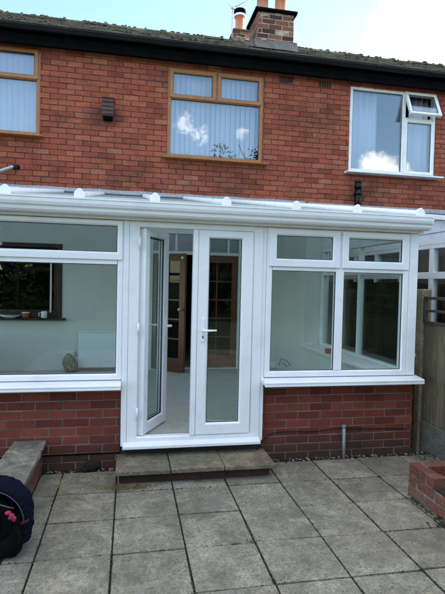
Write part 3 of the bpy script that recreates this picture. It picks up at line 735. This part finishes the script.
side_frame(2.645, 2.71, 4.335, 6.348); side_frame(CX0+.02, CX0+.09, 4.33, 7.58)
m = MB(); m.box(2.36, 2.629, 4.33, 6.345, .802, .832); m.box(1.25, 2.36, 4.33, 4.50, .746, .782)
m.build('inner_sill', M['whitepaint'], cons, .004)
# ================================================================ INTERIOR THINGS
rad = thing('radiator', (-.42, 7.5, .29), 'white panel radiator low on the rear wall seen through the left window', 'radiator')
m = MB(); m.box(-.745, -.10, 7.475, 7.50, .33, .87); m.build('panel', M['radiator'], rad, .008, 2)
m = MB(); m.box(-.75, -.095, 7.465, 7.56, .871, .885); m.box(-.75, -.746, 7.475, 7.56, .34, .87); m.build('top_grille', M['radiator'], rad, .003)
m = MB(); m.box(-.7, -.66, 7.50, 7.588, .40, .80); m.box(-.19, -.15, 7.50, 7.588, .40, .80); m.build('bracket', M['radiator'], rad)
m = MB(); m.tube([(-.77, 7.52, .283), (-.77, 7.52, .42), (-.745, 7.52, .42)], .012, 8); m.lathe((-.77, 7.52, .42), [(.02, 0), (.022, .05), (.015, .07)], 12); m.build('valve', M['ceramic'], rad)
m = MB(); m.blob((-.87, 7.40, .43), .085, .08, .13, .12, 3); m.blob((-.83, 7.38, .36), .09, .08, .09, .15, 3)
tag(m.build('stone_ornament', M['mottled']), 'mottled brown and white stone lump standing left of the radiator', 'ornament')
m = MB(); m.box(-.97, -.80, 7.465, 7.57, .29, .58); o = m.build('card_box', M['whitepaint'], None, .004); tag(o, 'small white box behind the mottled stone lump by the radiator', 'box')
m = MB(); m.lathe((-1.72, 7.50, 1.083), [(.06, 0), (.10, .012), (.15, .035), (.15, .045), (.09, .02), (.01, .015)], 28); tag(m.build('plate', M['ceramic']), 'shallow white dish on the kitchen window sill at the far left', 'dish')
m = MB(); m.lathe((-1.50, 7.50, 1.083), [(.045, 0), (.055, .07), (.05, .07), (.04, .01)], 20); t_ = m.build('tub', M['redpl']); tag(t_, 'small red tub on the kitchen window sill between dish and mug', 'tub')
m = MB(); m.lathe((-1.50, 7.50, 1.154), [(.058, 0), (.058, .012), (.02, .014)], 20); m.build('lid', M['ceramic'], t_)
mg = thing('mug', (-1.24, 7.50, 1.083), 'white mug with patterned side on the kitchen window sill', 'mug')
m = MB(); m.lathe((-1.24, 7.50, 1.083), [(.036, 0), (.042, .004), (.043, .10), (.039, .10), (.036, .01)], 22); m.build('cup', M['ceramic'], mg)
m = MB(); m.tube([(-1.283, 7.5, 1.165), (-1.315, 7.5, 1.155), (-1.318, 7.5, 1.12), (-1.283, 7.5, 1.108)], .007, 8); m.build('handle', M['ceramic'], mg)
m = MB(); m.box(2.372, 2.432, 5.44, 5.50, .833, .893); o = m.build('card_box', M['cardboard'], None, .003); tag(o, 'small brown cube shaped box on the white inner sill by the side window', 'box')
m = MB(); m.box(2.46, 2.50, 6.2, 6.25, .833, .86); tag(m.build('sill_knob', M['ceramic'], None, .008, 2), 'tiny white block at the far end of the inner sill', 'block')
m = MB(); m.tube([(1.50, 4.62, .84), (1.53, 4.64, .91), (1.58, 4.63, .895), (1.62, 4.6, .85), (1.57, 4.58, .835), (1.54, 4.6, .88)], .0028, 6)
tag(m.build('loose_cable', M['blackpl']), 'short black cable curled on the inner sill behind the right window', 'cable')
# kitchen furniture silhouettes in the dark room
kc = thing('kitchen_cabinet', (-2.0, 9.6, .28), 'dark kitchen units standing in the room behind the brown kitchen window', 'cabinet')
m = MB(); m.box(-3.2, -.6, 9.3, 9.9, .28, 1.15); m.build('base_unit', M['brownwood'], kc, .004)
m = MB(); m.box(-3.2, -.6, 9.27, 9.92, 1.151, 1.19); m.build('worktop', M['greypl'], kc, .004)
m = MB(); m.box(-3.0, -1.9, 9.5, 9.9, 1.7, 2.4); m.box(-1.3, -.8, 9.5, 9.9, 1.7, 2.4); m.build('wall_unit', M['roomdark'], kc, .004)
# ================================================================ STEP
st = thing('door_step', (.585, 4.08, 0), 'low brick step capped with three worn concrete slabs under the double doors', 'step')
m = MB(); m.box(-.045, 1.215, 3.96, 4.28, -.1, .085); m.build('step_core', M['mortar_dark'], st)
m = MB(); bricks(m, -.055, 1.225, .008, .082, 3.96, -1, bl=.215, bh=.068, mt=.012, jit=.003); bricks(m, 3.96, 4.28, .008, .082, 1.215, 1, axis='y', bl=.215, bh=.068, mt=.012, jit=.003); bricks(m, 3.96, 4.28, .008, .082, -.045, -1, axis='y', bl=.215, bh=.068, mt=.012, jit=.003)
m.build('brick_riser', M['brick_new'], st)
for k in range(3):
    x = -.09+.4535*k; m = MB(); m.box(x+.003, x+.449, 3.895+random.uniform(-.004, .004), 4.30, .086, .122+random.uniform(-.002, .003), None, .002)
    m.build('step_slab', M['stepslab'], st, .006, 2)
# ================================================================ LOW WALL LEFT
lw = thing('low_garden_wall', (-.82, 3.5, 0), 'low brick garden wall capped with grey concrete slabs at the left beside the bag', 'wall')
m = MB(); m.box(-.90, -.718, 3.25, 4.285, -.1, .245); m.build('wall_core', M['mortar'], lw)
m = MB(); bricks(m, 3.25, 4.285, .0, .243, -.718, 1, axis='y', bl=.215, bh=.066, mt=.011, jit=.002); bricks(m, -.90, -.718, .0, .243, 3.25, -1, bl=.215, bh=.066, mt=.011, jit=.002)
m.build('brickwork', M['brick_old'], lw)
y = 3.20
for k, L in enumerate((.38, .45, .26)):
    m = MB(); m.box(-.94, -.672, y+.004, y+L-.004, .246, .287+random.uniform(-.004, .004), None, .004); m.build('coping_slab', M['coping'], lw, .006, 2); y += L
# ================================================================ PLANTER RIGHT
pl = thing('brick_planter', (2.6, 3.1, 0), 'low crumbling red brick planter with dark soil at the right edge', 'planter')
m = MB(); px0, px1, py1, py0 = 2.235, 3.02, 3.445, 2.2
m.box(px0+.004, px0+.096, py0, 2.85, -.1, .170); m.box(px0+.004, px0+.096, 2.8501, 3.13, -.1, .165); m.box(px0+.004, px0+.096, 3.1301, py1-.004, -.1, .170); m.box(px0+.098, px1, py1-.096, py1-.004, -.1, .250); m.box(px0+.004, px0+.0965, 3.14, py1-.005, .1701, .250); m.box(px1-.1, px1-.008, py0, py1-.10, -.1, .13)
m.build('mortar_bed', M['mortar_pl'], pl)
m = MB()
def loose(x0, x1, y0, y1, z0, z1):
    m.box(x0, x1, y0, y1, z0, z1, None, .004)
for rw in range(3):
    z0 = .004+rw*.086; zz = z0+.077
    y = py1-(.105 if rw % 2 else .215)
    loose(px0, px0+.10, y, py1, z0, zz)
    while y > py0:
        y2 = y-.010; y1 = y2-.215
        if rw == 2 and 3.2 < y2 < 3.25: loose(px0, px0+.10, 3.13, y2, z0, zz)
        elif not (rw == 2 and y2 < 3.2 and y2 > 2.8): loose(px0, px0+.10, y1, y2, z0, zz)
        y = y1
    x = px0+.112 + (.11 if rw % 2 else 0)
    if rw % 2: loose(px0+.11, px0+.215, py1-.10, py1, z0, zz)
    while x < px1:
        if not (rw == 2 and x > 2.85): loose(x, x+.215, py1-.10, py1, z0, zz)
        x += .226
# loose top bricks and rubble
for (x, y, w_, d_, a) in ((2.345, 3.22, .10, .10, .1), (2.60, 3.28, .2, .07, .05)):
    s0 = len(m.v); m.box(x, x+w_, y, y+d_, .12, .20, None, .006); m.rot(s0, (x, y, 0), a)
m.build('brickwork', M['brick_old'], pl, .003, 1)
m = MB(); m.box(px0+.10, px1-.10, py0, py1-.10, -.05, .125); m.box(px0+.012, px0+.0995, 2.86, 3.12, .1655, .174)
for i in range(130): m.blob((random.uniform(px0+.12, px1-.1), random.uniform(py0+.5, py1-.12), .125), random.uniform(.01, .03), random.uniform(.01, .03), random.uniform(.006, .018), .4)
m.build('soil', M['soil'], pl)
# ================================================================ FENCE
fe = thing('timber_fence', (3.1, 4.4, 0), 'weathered vertical board fence with concrete gravel board running along the right side', 'fence')
for i, y in enumerate((4.50, 6.35, 2.45)):
    m = MB(); z1 = 1.65 if i == 0 else 1.62
    m.prism([(3.045, y-.055), (3.06, y-.06), (3.14, y-.06), (3.155, y-.055), (3.155, y+.045), (3.14, y+.05), (3.06, y+.05), (3.045, y+.045)], -.1, z1, 'z')
    m.build('concrete_post', M['post'], fe, .012, 2)
def panel(ya, yb, zt, fm=M['fence']):
    m = MB(); y = ya
    while y < yb-.02:
        w_ = .118; z_ = zt+random.uniform(-.008, .006)
        m.hexa([(3.082, y, .30), (3.082, y, z_), (3.072, y+w_, .30), (3.072, y+w_, z_), (3.094, y, .30), (3.094, y, z_), (3.088, y+w_, .30), (3.088, y+w_, z_)])
        y += .098
    for z in (.42, .85, zt-.15): m.box(3.096, 3.13, ya, yb, z, z+.06)
    m.build('fence_panel', fm, fe)
panel(4.56, 6.29, 1.72, M['fence_shaded']); panel(2.51, 4.43, 1.30); panel(6.41, 7.5, 1.72, M['fence_shaded'])
for ya, yb in ((4.56, 6.29), (2.51, 4.43)):
    m = MB(); m.box(3.06, 3.11, ya, yb, -.05, .295); m.build('gravel_board', M['gravelboard'], fe, .006)
m = MB(); m.box(3.055, 3.085, 2.51, 4.43, 1.295, 1.325); m.box(3.055, 3.085, 2.51, 4.43, 1.545, 1.575); m.box(3.057, 3.083, 2.51, 4.43, 1.42, 1.445)
yy = 4.43
while yy > 2.5: m.box(3.05, 3.09, yy-.03, yy, 1.326, 1.544); yy -= .42
m.build('trellis', M['trellis'], fe, .003)
fe.location.x -= .075
# ================================================================ NEIGHBOUR'S CONSERVATORY
nc = thing('neighbouring_conservatory', (4.6, 6.0, 0), 'older white conservatory with brown curtains beyond the fence on the right', 'conservatory')
NX = 3.5; ny0, ny1 = 3.9, 7.585
m = MB(); m.box(NX+.01, NX+.2, ny0, ny1, -.1, .75); d = m.build('dwarf_wall', M['mortar'], nc)
m = MB(); bricks(m, ny0, ny1, 0, .745, NX+.01, -1, axis='y', bl=.216, bh=.0665, mt=.0105); m.build('brick_facing', M['brick_new'], d)
m = MB()
m.box(NX, NX+.07, ny0, ny1, .751, .83); m.box(NX, NX+.07, ny0, ny1, 1.77, 1.85); m.box(NX, NX+.07, ny0, ny1, 2.125, 2.175)
for y in (3.9, 4.40, 5.05, 5.70, 6.35, 7.0, 7.5): m.box(NX+.002, NX+.068, y, y+.085, .83, 2.125)
sw = m.build('side_window', M['upvc'], nc, .003)
m = MB(); m.box(NX+.03, NX+.045, ny0+.04, ny1, .82, 2.13); m.build('pane', M['glass'], sw)
def nz(y): return 2.31+(y-4.18)*.185
m = MB(); zs = 2.176; k = 0
while zs < 2.9:
    zt = zs+.135; 
    ya = max(ny0, 4.18+(zs-2.31)/.185)
    ya2 = max(ny0, 4.18+(zt-2.31)/.185)
    m.hexa([(NX-.002, ya, zs), (NX+.008, ya2, zt-.004), (NX-.002, ny1, zs), (NX+.008, ny1, zt-.004), (NX+.05, ya, zs), (NX+.05, ya2, zt-.004), (NX+.05, ny1, zs), (NX+.05, ny1, zt-.004)])
    zs = zt
m.build('gable_cladding', M['upvc_old'], nc)
m = MB(); m.hexa([(NX-.06, ny0-.1, nz(ny0-.1)), (NX-.06, ny0-.1, nz(ny0-.1)+.05), (NX-.06, ny1, nz(ny1)), (NX-.06, ny1, nz(ny1)+.05), (NX+.02, ny0-.1, nz(ny0-.1)), (NX+.02, ny0-.1, nz(ny0-.1)+.05), (NX+.02, ny1, nz(ny1)), (NX+.02, ny1, nz(ny1)+.05)])
m.build('verge_trim', M['upvc'], nc, .004)
m = MB(); m.hexa([(NX+.02, ny0-.1, nz(ny0-.1)+.01), (NX+.02, ny0-.1, nz(ny0-.1)+.03), (NX+.02, ny1, nz(ny1)+.01), (NX+.02, ny1, nz(ny1)+.03), (7.2, ny0-.1, nz(ny0-.1)+.01), (7.2, ny0-.1, nz(ny0-.1)+.03), (7.2, ny1, nz(ny1)+.01), (7.2, ny1, nz(ny1)+.03)])
m.build('roof_sheet', M['poly'], nc)
m = MB(); m.box(2.86, 7.2, 7.47, 7.59, 2.945, 3.02); m.build('lead_flashing', M['lead'], nc, .01)
m = MB(); m.box(NX+.08, 7.2, ny0, ny0+.06, .0, 2.2); m.build('front_frame', M['upvc_old'], nc)
m = MB(); n = 160; P0 = [(NX+.16+.025*math.sin(i*.9), ny0+.1+(ny1-ny0-.15)*i/n) for i in range(n+1)]
b0 = m.pts([(x, y, .8) for x, y in P0]); b1 = m.pts([(x, y, 2.2) for x, y in P0])
for i in range(n): m.face([b0+i, b0+i+1, b1+i+1, b1+i], .5, True)
o = m.build('curtain', M['browncurt'], recalc=False); sd = o.modifiers.new('t', 'SOLIDIFY'); sd.thickness = .004
tag(o, 'dark brown curtain drawn inside the neighbouring conservatory at the right', 'curtain')
# ================================================================ GROUND
m = MB(); m.box(-600, 600, -600, 600, -.6, -.045); m.build('ground', M['ground'], kind='structure')
m = MB(); m.box(-1.6, 3.06, -3.2, 4.31, -.05, -.012)
for i in range(900):
    x = random.uniform(-1, 3.0); m.blob((x, random.uniform(4.245, 4.30), -.006), random.uniform(.008, .025), random.uniform(.006, .02), random.uniform(.004, .016), .4)
m.build('soil_bed', M['soil'], kind='structure')
m = MB(); m.box(-4.0, -.95, 2.9, 4.3, -.044, .02); m.build('flower_bed_soil', M['soil'], kind='structure')
m = MB(); xs0 = -.53-.4525*3; ys = 4.2475
for i in range(11):
    for j in range(17):
        x0 = xs0+.4525*i; y1 = ys-.4375*j; y0 = y1-.4375
        if x0 > 3.02: continue
        if x0 < -1.1 and y1 > 2.95: continue
        if x0 < -.9 and y1 > 2.95: x0 = -.714
        gp_ = .0045+random.uniform(0, .002); t1, t2 = random.uniform(-.004, .004), random.uniform(-.004, .004); zz = random.uniform(-.005, .003)
        r_ = random.random(); xe = min(xs0+.4525*(i+1)-gp_, 3.055)
        a, bq, c_, d_ = x0+gp_, xe, y0+gp_, y1-gp_
        m.hexa([(a, c_, -.04), (a, c_, zz+t1), (a, d_, -.04), (a, d_, zz+t2), (bq, c_, -.04), (bq, c_, zz-t2), (bq, d_, -.04), (bq, d_, zz-t1)], r_)
pv = m.build('paving', M['slab'], kind='structure', bevel=.005, seg=2)
pv.modifiers['bevel'].offset_type = 'OFFSET'
# chips, debris and moss
m = MB()
for i in range(230):
    c = random.random()
    if c < .55: x, y = random.uniform(1.3, 3.0), 4.30-abs(random.gauss(0, .05))
    elif c < .75: x, y = random.uniform(-.68, -.1), 4.29-abs(random.gauss(0, .03))
    else: x, y = random.uniform(2.3, 3.04), random.uniform(3.5, 4.3)
    if c >= .75 and random.random() < .5: continue
    s_ = random.uniform(.003, .011); m.blob((x, y, .004), s_*1.3, s_, s_*.6, .35)
for i in range(70):
    s_ = random.uniform(.002, .0065); m.blob((random.uniform(-.6, 2.2), random.uniform(2.3, 4.1), .003), s_*1.4, s_, s_*.5, .35)
tag(m.build('stone_chips', M['chips'], kind='stuff'), 'small pale stone chips scattered along the foot of the conservatory wall', 'stone chips')
def tuft(mb, x, y, n, h, spread):
    for i in range(n):
        a = random.uniform(0, 6.28); l = random.uniform(.4, 1)*h; bx, by = x+random.gauss(0, spread), y+random.gauss(0, spread*.5)
        w_ = random.uniform(.0012, .0025); ex, ey = bx+math.cos(a)*l*.7, by+math.sin(a)*l*.7
        b0 = mb.pts([(bx-w_, by, -.002), (bx+w_, by, -.002), ((bx+ex)/2, (by+ey)/2, l*.6), (ex, ey, l*.55)])
        mb.face([b0, b0+1, b0+2]); mb.face([b0+1, b0+3, b0+2])
m = MB()
tuft(m, -.02, 3.86, 130, .035, .06); tuft(m, .10, 3.87, 60, .03, .04); tuft(m, -.10, 3.90, 60, .03, .05)
for i in range(260): m.blob((random.gauss(.02, .11), 3.875+random.gauss(0, .02), .002), random.uniform(.004, .012), random.uniform(.003, .008), random.uniform(.002, .006), .4)
tag(m.build('dry_grass', M['drymoss'], kind='stuff'), 'dry yellow grass and moss in front of the left end of the step', 'dry grass')
m = MB()
for i in range(1500):
    a = random.uniform(0, 6.28); rr = abs(random.gauss(0, .5)); x = -.36+rr*.20*math.cos(a); y = 4.06+rr*.12*math.sin(a)
    if y > 4.235: continue
    s_ = random.uniform(.0015, .006); m.blob((x, y, .000), s_*1.8, s_*1.5, s_*.35, .4)
tag(m.build('lichen', M['lichen'], kind='stuff'), 'thin tan patch of lichen on the slab between the low wall and the step', 'lichen')
m = MB()
for i in range(1100):
    if random.random() < .5:
        y = 4.2475-.4375*random.randint(0, 5); x = random.uniform(-.9, 2.9); y += random.gauss(0, .004)
    else: x = -.53+.4525*random.randint(0, 6)+random.gauss(0, .004); y = random.uniform(2.2, 4.2)
    s_ = random.uniform(.0015, .0055); m.blob((x, y, -.004), s_*1.8, s_*1.8, s_*.8, .45)
tuft(m, 2.26, 3.02, 60, .04, .03); tuft(m, 2.22, 2.92, 80, .05, .04); tuft(m, .82, 2.94, 40, .018, .03); tuft(m, .85, 2.52, 50, .018, .03)
tuft(m, 2.9, 4.15, 60, .04, .09); tuft(m, 1.45, 4.26, 40, .04, .05)
for i in range(60): m.blob((2.215+random.gauss(0, .008), random.uniform(2.6, 3.44), .0), random.uniform(.006, .016), random.uniform(.006, .016), random.uniform(.004, .010), .4)
tag(m.build('joint_moss', M['moss'], kind='stuff'), 'dark green moss and small weeds in the joints of the paving', 'moss')
# wall foot items
m = MB(); m.tube([(1.17, 4.25, .10), (1.22, 4.262, .16), (1.27, 4.283, .225), (1.34, 4.287, .262), (1.48, 4.288, .272), (1.75, 4.287, .262), (2.02, 4.286, .285), (2.3, 4.287, .268), (2.6, 4.287, .262), (2.74, 4.287, .25)], .0038, 6)
tag(m.build('wall_cable', M['blackpl']), 'thin black cable running along the right brick dwarf wall above the paving', 'cable')
m = MB(); m.tube([(2.06, 4.25, -.03), (2.055, 4.255, .305)], .0165, 14); m.tube([(2.0549, 4.255, .30), (2.0545, 4.255, .325)], .020, 14)
tag(m.build('pipe_stub', M['greypl']), 'short grey upright pipe in front of the right brick dwarf wall', 'pipe')
m = MB(); m.blob((-.30, 4.25, .045), .06, .035, .05, .2, 2); m.blob((-.25, 4.255, .06), .035, .03, .04, .2, 2); m.blob((-.35, 4.25, .02), .04, .03, .025, .2, 2)
tag(m.build('rubble_lump', M['soil']), 'black earthy lump at the foot of the wall left of the step', 'lump')
# ================================================================ BAG
bag = thing('bag', (-.72, 3.0, 0), 'dark navy bag with pink tag slumped against the end of the low left wall', 'bag')
def lump(name, balls, mat, vox=.012, disp=.012):
    m = MB()
    for (c, r_) in balls: m.blob(c, r_[0], r_[1], r_[2], 0, 3)
    o = m.build(name, mat, bag)
    rm = o.modifiers.new('remesh', 'REMESH'); rm.mode = 'VOXEL'; rm.voxel_size = vox; rm.use_smooth_shade = True
    smo = o.modifiers.new('smooth', 'SMOOTH'); smo.iterations = 3; smo.factor = .5
    tx = bpy.data.textures.new(name+'_folds', 'CLOUDS'); tx.noise_scale = .045; tx.noise_depth = 2
    dm = o.modifiers.new('folds', 'DISPLACE'); dm.texture = tx; dm.strength = disp*1.9; dm.mid_level = .5; dm.texture_coords = 'LOCAL'
    return o
arch = []
for k in range(15):
    q = k/14; a = math.pi*(.62-.72*q)
    cx, cz = -.795+.225*math.cos(a), .235+.215*math.sin(a)
    if q > .75: cz -= .07*(q-.75)*4
    arch.append(((cx, 3.0-.02*q, cz), (.038, .11, .038)))
arch += [((-.80, 3.10, .22), (.20, .09, .20)), ((-.90, 3.03, .33), (.12, .12, .11))]
lump('bag_body', arch, M['navy'])
lump('front_pocket', [((-.70, 2.93, .19), (.10, .055, .14)), ((-.75, 2.95, .28), (.09, .05, .09)), ((-.66, 2.93, .24), (.05, .04, .06))], M['blackfab'])
lump('hanging_sleeve', [((-.655, 2.90, .075), (.075, .06, .072)), ((-.62, 2.91, .13), (.055, .05, .09)), ((-.61, 2.92, .20), (.04, .045, .07)), ((-.70, 2.90, .05), (.06, .055, .05))], M['blackfab'])
lump('bag_base', [((-.85, 2.98, .07), (.14, .11, .075)), ((-.92, 3.0, .13), (.10, .10, .10))], simple('brown_lining', (.06,.045,.03), .9, .4, 15, .6), disp=.008)
m = MB(); m.tube([(-.78, 2.865, .375), (-.72, 2.86, .365), (-.66, 2.855, .345), (-.63, 2.86, .335)], .0045, 6); m.build('piping', M['greyfab'], bag)
m = MB(); m.tube([(-.86, 2.89, .40), (-.80, 2.87, .36), (-.745, 2.86, .29), (-.735, 2.86, .22), (-.76, 2.87, .15)], [.012, .016, .018, .018, .014], 10); m.build('strap', M['blackfab'], bag)
lump('pink_tag', [((-.660, 2.835, .318), (.018, .012, .012)), ((-.640, 2.833, .298), (.015, .012, .014)), ((-.622, 2.832, .278), (.014, .013, .016)), ((-.645, 2.833, .285), (.016, .014, .012))], M['pink'], .004, .010)
m = MB()
for k in range(4): m.box(-.590+.010*k, -.586+.010*k, 2.872, 2.879, .215+.010*k, .235+.008*k)
m.rot(0, (-.58, 2.87, .22), R(20), 'Y'); m.build('pink_stitching', M['pink'], bag)
m = MB(); m.tube([(-.795+.226*math.cos(math.pi*(.60-.60*k/23)), 2.876-.02*k/23, .235+.216*math.sin(math.pi*(.60-.60*k/23))) for k in range(24)], .0028, 6)
m.build('zip', M['greyfab'], bag)
m = MB(); m.tube([(-.60, 2.84, .20), (-.585, 2.835, .16), (-.59, 2.83, .12), (-.612, 2.83, .09)], [.008, .009, .009, .007], 8); m.build('cord_strap', M['blackfab'], bag)
m = MB(); m.lathe((-.865, 2.865, .265), [(.008, 0), (.013, -.004), (.008, -.008)], 14, 'y'); m.build('button', M['ceramic'], bag)
bag.scale = (.93, .93, .93); bag.location.y += .09; bag.location.x -= .01
# ================================================================ AERIAL
ae = thing('tv_aerial', (2.6, 12.95, 8.4), 'thin grey television aerial beside the small rear chimney pot', 'aerial')
m = MB(); m.tube([(2.60, 12.8, 8.0), (2.60, 12.8, 9.08)], .016, 8); m.build('mast', M['steel'], ae)
m = MB(); m.tube([(2.56, 12.8, 9.03), (2.74, 12.8, 9.13), (3.60, 12.9, 9.72)], .014, 6); m.build('boom', M['steel'], ae)
m = MB()
for k in range(3): x = 2.58-.05*k; z = 9.08+.03*k; m.tube([(x-.09, 12.8, z+.13), (x+.05, 12.8, z-.06)], .006, 6)
m.box(2.60, 2.66, 12.77, 12.83, 9.02, 9.10); m.build('reflector', M['ceramic'], ae)
# ================================================================ GARDEN BEHIND THE VIEWER (seen in reflections)
def tree(x, y, h, w, label, nleaf=5200, sp=.5):
    t = thing('garden_tree', (x, y, 0), label, 'tree', 'trees at the end of the garden')
    m = MB(); m.tube([(x, y, -.05), (x+.05, y, h*.3), (x-.05, y, h*.6), (x, y, h*.85)], [.2, .15, .1, .04], 10)
    for k in range(14):
        a = random.uniform(0, 6.28); z0 = random.uniform(.3, .75)*h; l = random.uniform(.5, .9)*w
        m.tube([(x, y, z0), (x+math.cos(a)*l*.5, y+math.sin(a)*l*.5, z0+h*.1), (x+math.cos(a)*l, y+math.sin(a)*l, z0+h*.22)], [.06, .04, .015], 6)
    m.build('trunk', M['bark'], t)
    m = MB()
    cl = [(x+random.gauss(0, w*.45), y+random.gauss(0, w*.45), random.uniform(h*.25, h*.93), random.uniform(.4, .9)) for _ in range(34)]
    for i in range(nleaf):
        cx, cy, cz, rr = random.choice(cl); v = Vector((random.gauss(0, 1), random.gauss(0, 1), random.gauss(0, 1))).normalized()*rr*random.uniform(.5, 1)
        p = Vector((cx, cy, cz))+v; s_ = random.uniform(.05, .12)*sp*2
        a1 = Vector((random.gauss(0, 1), random.gauss(0, 1), random.gauss(0, 1))).normalized(); a2 = a1.orthogonal().normalized()
        b0 = m.pts([p-a1*s_, p+a2*s_*.5, p+a1*s_, p-a2*s_*.5]); m.face([b0, b0+1, b0+2, b0+3])
    m.build('crown', M['leaf'], t, recalc=False)
tree(4.9, -12.5, 9.6, 1.6, 'tall bushy tree at the garden end reflected low in the brown upstairs window')
tree(7.6, -13.0, 10.6, 1.8, 'tallest leafy tree at the garden end right of the hedge')
tree(-9.5, -15, 7.0, 2.0, 'lower rounded tree at the left end of the garden')
tree(12.5, -16, 7.2, 2.4, 'broad leafy tree standing beyond the right fence line')
hd = MB()  # unseen hedge, added so the low panes reflect dark instead of bright sky
for i in range(9000):
    x = random.uniform(-14, 18); top = 4.9+.35*math.sin(x*1.7)+.25*math.sin(x*4.1)
    if x < -5.2: top = max(2.6, 4.6+(x+5.2)*.9)
    z = random.uniform(0, top); p = Vector((x, -12+random.uniform(-.5, .5), z)); s_ = random.uniform(.12, .26)
    a1 = Vector((random.gauss(0, 1), random.gauss(0, .5), random.gauss(0, 1))).normalized(); a2 = a1.orthogonal().normalized()
    b0 = hd.pts([p-a1*s_, p+a2*s_*.6, p+a1*s_, p-a2*s_*.6]); hd.face([b0, b0+1, b0+2, b0+3])
hd.box(-14, -9, -12.3, -11.9, 0, 2.2); hd.box(-5.0, 18, -12.3, -11.9, 0, 4.4)
tag(hd.build('reflection_hedge', M['leaf'], recalc=False), 'tall dark hedge added behind the viewer to darken reflections in the low panes', 'hedge')
# ================================================================ WORLD, SUN, CAMERA
SUN_EL, SUN_AZ = R(16), R(65)
wd = bpy.data.worlds.new('World'); S.world = wd; wd.use_nodes = True; nt = wd.node_tree; nt.nodes.clear()
wo = nt.nodes.new('ShaderNodeOutputWorld'); bg = nt.nodes.new('ShaderNodeBackground'); sk = nt.nodes.new('ShaderNodeTexSky')
sk.sky_type = 'NISHITA'; sk.sun_disc = False; sk.sun_elevation = SUN_EL; sk.sun_rotation = SUN_AZ; sk.air_density = 1.0; sk.dust_density = .25; sk.ozone_density = 1.6
tc = nt.nodes.new('ShaderNodeTexCoord'); V = tc.outputs['Generated']
nz1 = noise(nt, V, 16, 8, .6, .2); nz2 = noise(nt, V, 2.2, 5, .6)
nz3 = noise(nt, V, 42, 7, .65, .6)
def blobmask(dirv, rad, soft, nn, amp):
    d = nt.nodes.new('ShaderNodeVectorMath'); d.operation = 'DOT_PRODUCT'
    nm = nt.nodes.new('ShaderNodeVectorMath'); nm.operation = 'NORMALIZE'; nt.links.new(V, nm.inputs[0])
    nt.links.new(nm.outputs[0], d.inputs[0]); d.inputs[1].default_value = Vector(dirv).normalized()
    an = math_(nt, 'ARCCOSINE', d.outputs['Value'])
    q = math_(nt, 'SUBTRACT', 1.0, math_(nt, 'DIVIDE', an, rad))      # 1 at centre, 0 at rad
    q = math_(nt, 'ADD', q, math_(nt, 'MULTIPLY', math_(nt, 'SUBTRACT', nn, .5), amp))
    return ramp(nt, q, [(.0, g(0)), (soft, g(1))])
def cam_dir(u, v, mirror=False):
    r = Vector((.98129129, -.1911953, .02262226)); up = Vector((-.01644669, .03382544, .99929242)); f = Vector((.19182522, .98096901, -.03004808))
    d = f + r*((u-222.5)/477.976) - up*((v-297)/477.976)
    if mirror: d.y = -d.y
    return d.normalized()
masks = [(cam_dir(462, 48), R(10), .9, .8, 0), (cam_dir(380, 184, True), R(3.6), .30, .85, 0), (cam_dir(184, 126, True), R(1.1), 1.6, .42, 1), (cam_dir(200, 136, True), R(.9), 1.6, .42, 1), (cam_dir(240, 136, True), R(.9), 1.6, .45, 1)]
acc = None
for d, rr, sf, am, fine in masks:
    mk = math_(nt, 'MULTIPLY', blobmask(d, rr, sf, nz3 if fine else nz1, 5.0 if fine else 1.6), am)
    acc = mk if acc is None else math_(nt, 'MAXIMUM', acc, mk)
sxyz = nt.nodes.new('ShaderNodeSeparateXYZ'); nt.links.new(V, sxyz.inputs[0])
high = ramp(nt, sxyz.outputs['Z'], [(.52, g(0)), (.72, g(1))])
thin = math_(nt, 'MULTIPLY', math_(nt, 'MULTIPLY', ramp(nt, nz2, [(.36, g(0)), (.62, g(1))]), .55), high)  # overhead cloud out of view, added to whiten and brighten the skylight
acc = math_(nt, 'MAXIMUM', acc, thin)
colr = mixc(nt, acc, sk.outputs[0], (11, 10.7, 10.2))
nt.links.new(colr, bg.inputs['Color']); bg.inputs['Strength'].default_value = .10
nt.links.new(bg.outputs[0], wo.inputs['Surface'])
sl = bpy.data.lights.new('sun', 'SUN'); sl.energy = 2.4; sl.angle = R(.5); sl.color = (1, .93, .84)
so = bpy.data.objects.new('sun', sl); COL.objects.link(so)
sd_ = Vector((math.sin(SUN_AZ)*math.cos(SUN_EL), math.cos(SUN_AZ)*math.cos(SUN_EL), math.sin(SUN_EL)))
so.rotation_euler = sd_.to_track_quat('Z', 'Y').to_euler(); so.location = sd_*50
cd = bpy.data.cameras.new('camera'); co = bpy.data.objects.new('camera', cd); COL.objects.link(co); S.camera = co
r = Vector((.98129129, -.1911953, .02262226)); up = Vector((-.01644669, .03382544, .99929242)); f = Vector((.19182522, .98096901, -.03004808))
co.matrix_world = Matrix(((r.x, up.x, -f.x, 0), (r.y, up.y, -f.y, 0), (r.z, up.z, -f.z, 1.67), (0, 0, 0, 1)))
cd.sensor_fit = 'HORIZONTAL'; cd.sensor_width = 36; cd.lens = 477.976/445*36; cd.clip_start = .05; cd.clip_end = 2000
S.view_settings.view_transform = 'Standard'; S.view_settings.look = 'None'; S.view_settings.gamma = 1; S.view_settings.use_curve_mapping = False
S.view_settings.exposure = 2.42
S.cycles.max_bounces = 10; S.cycles.transparent_max_bounces = 24
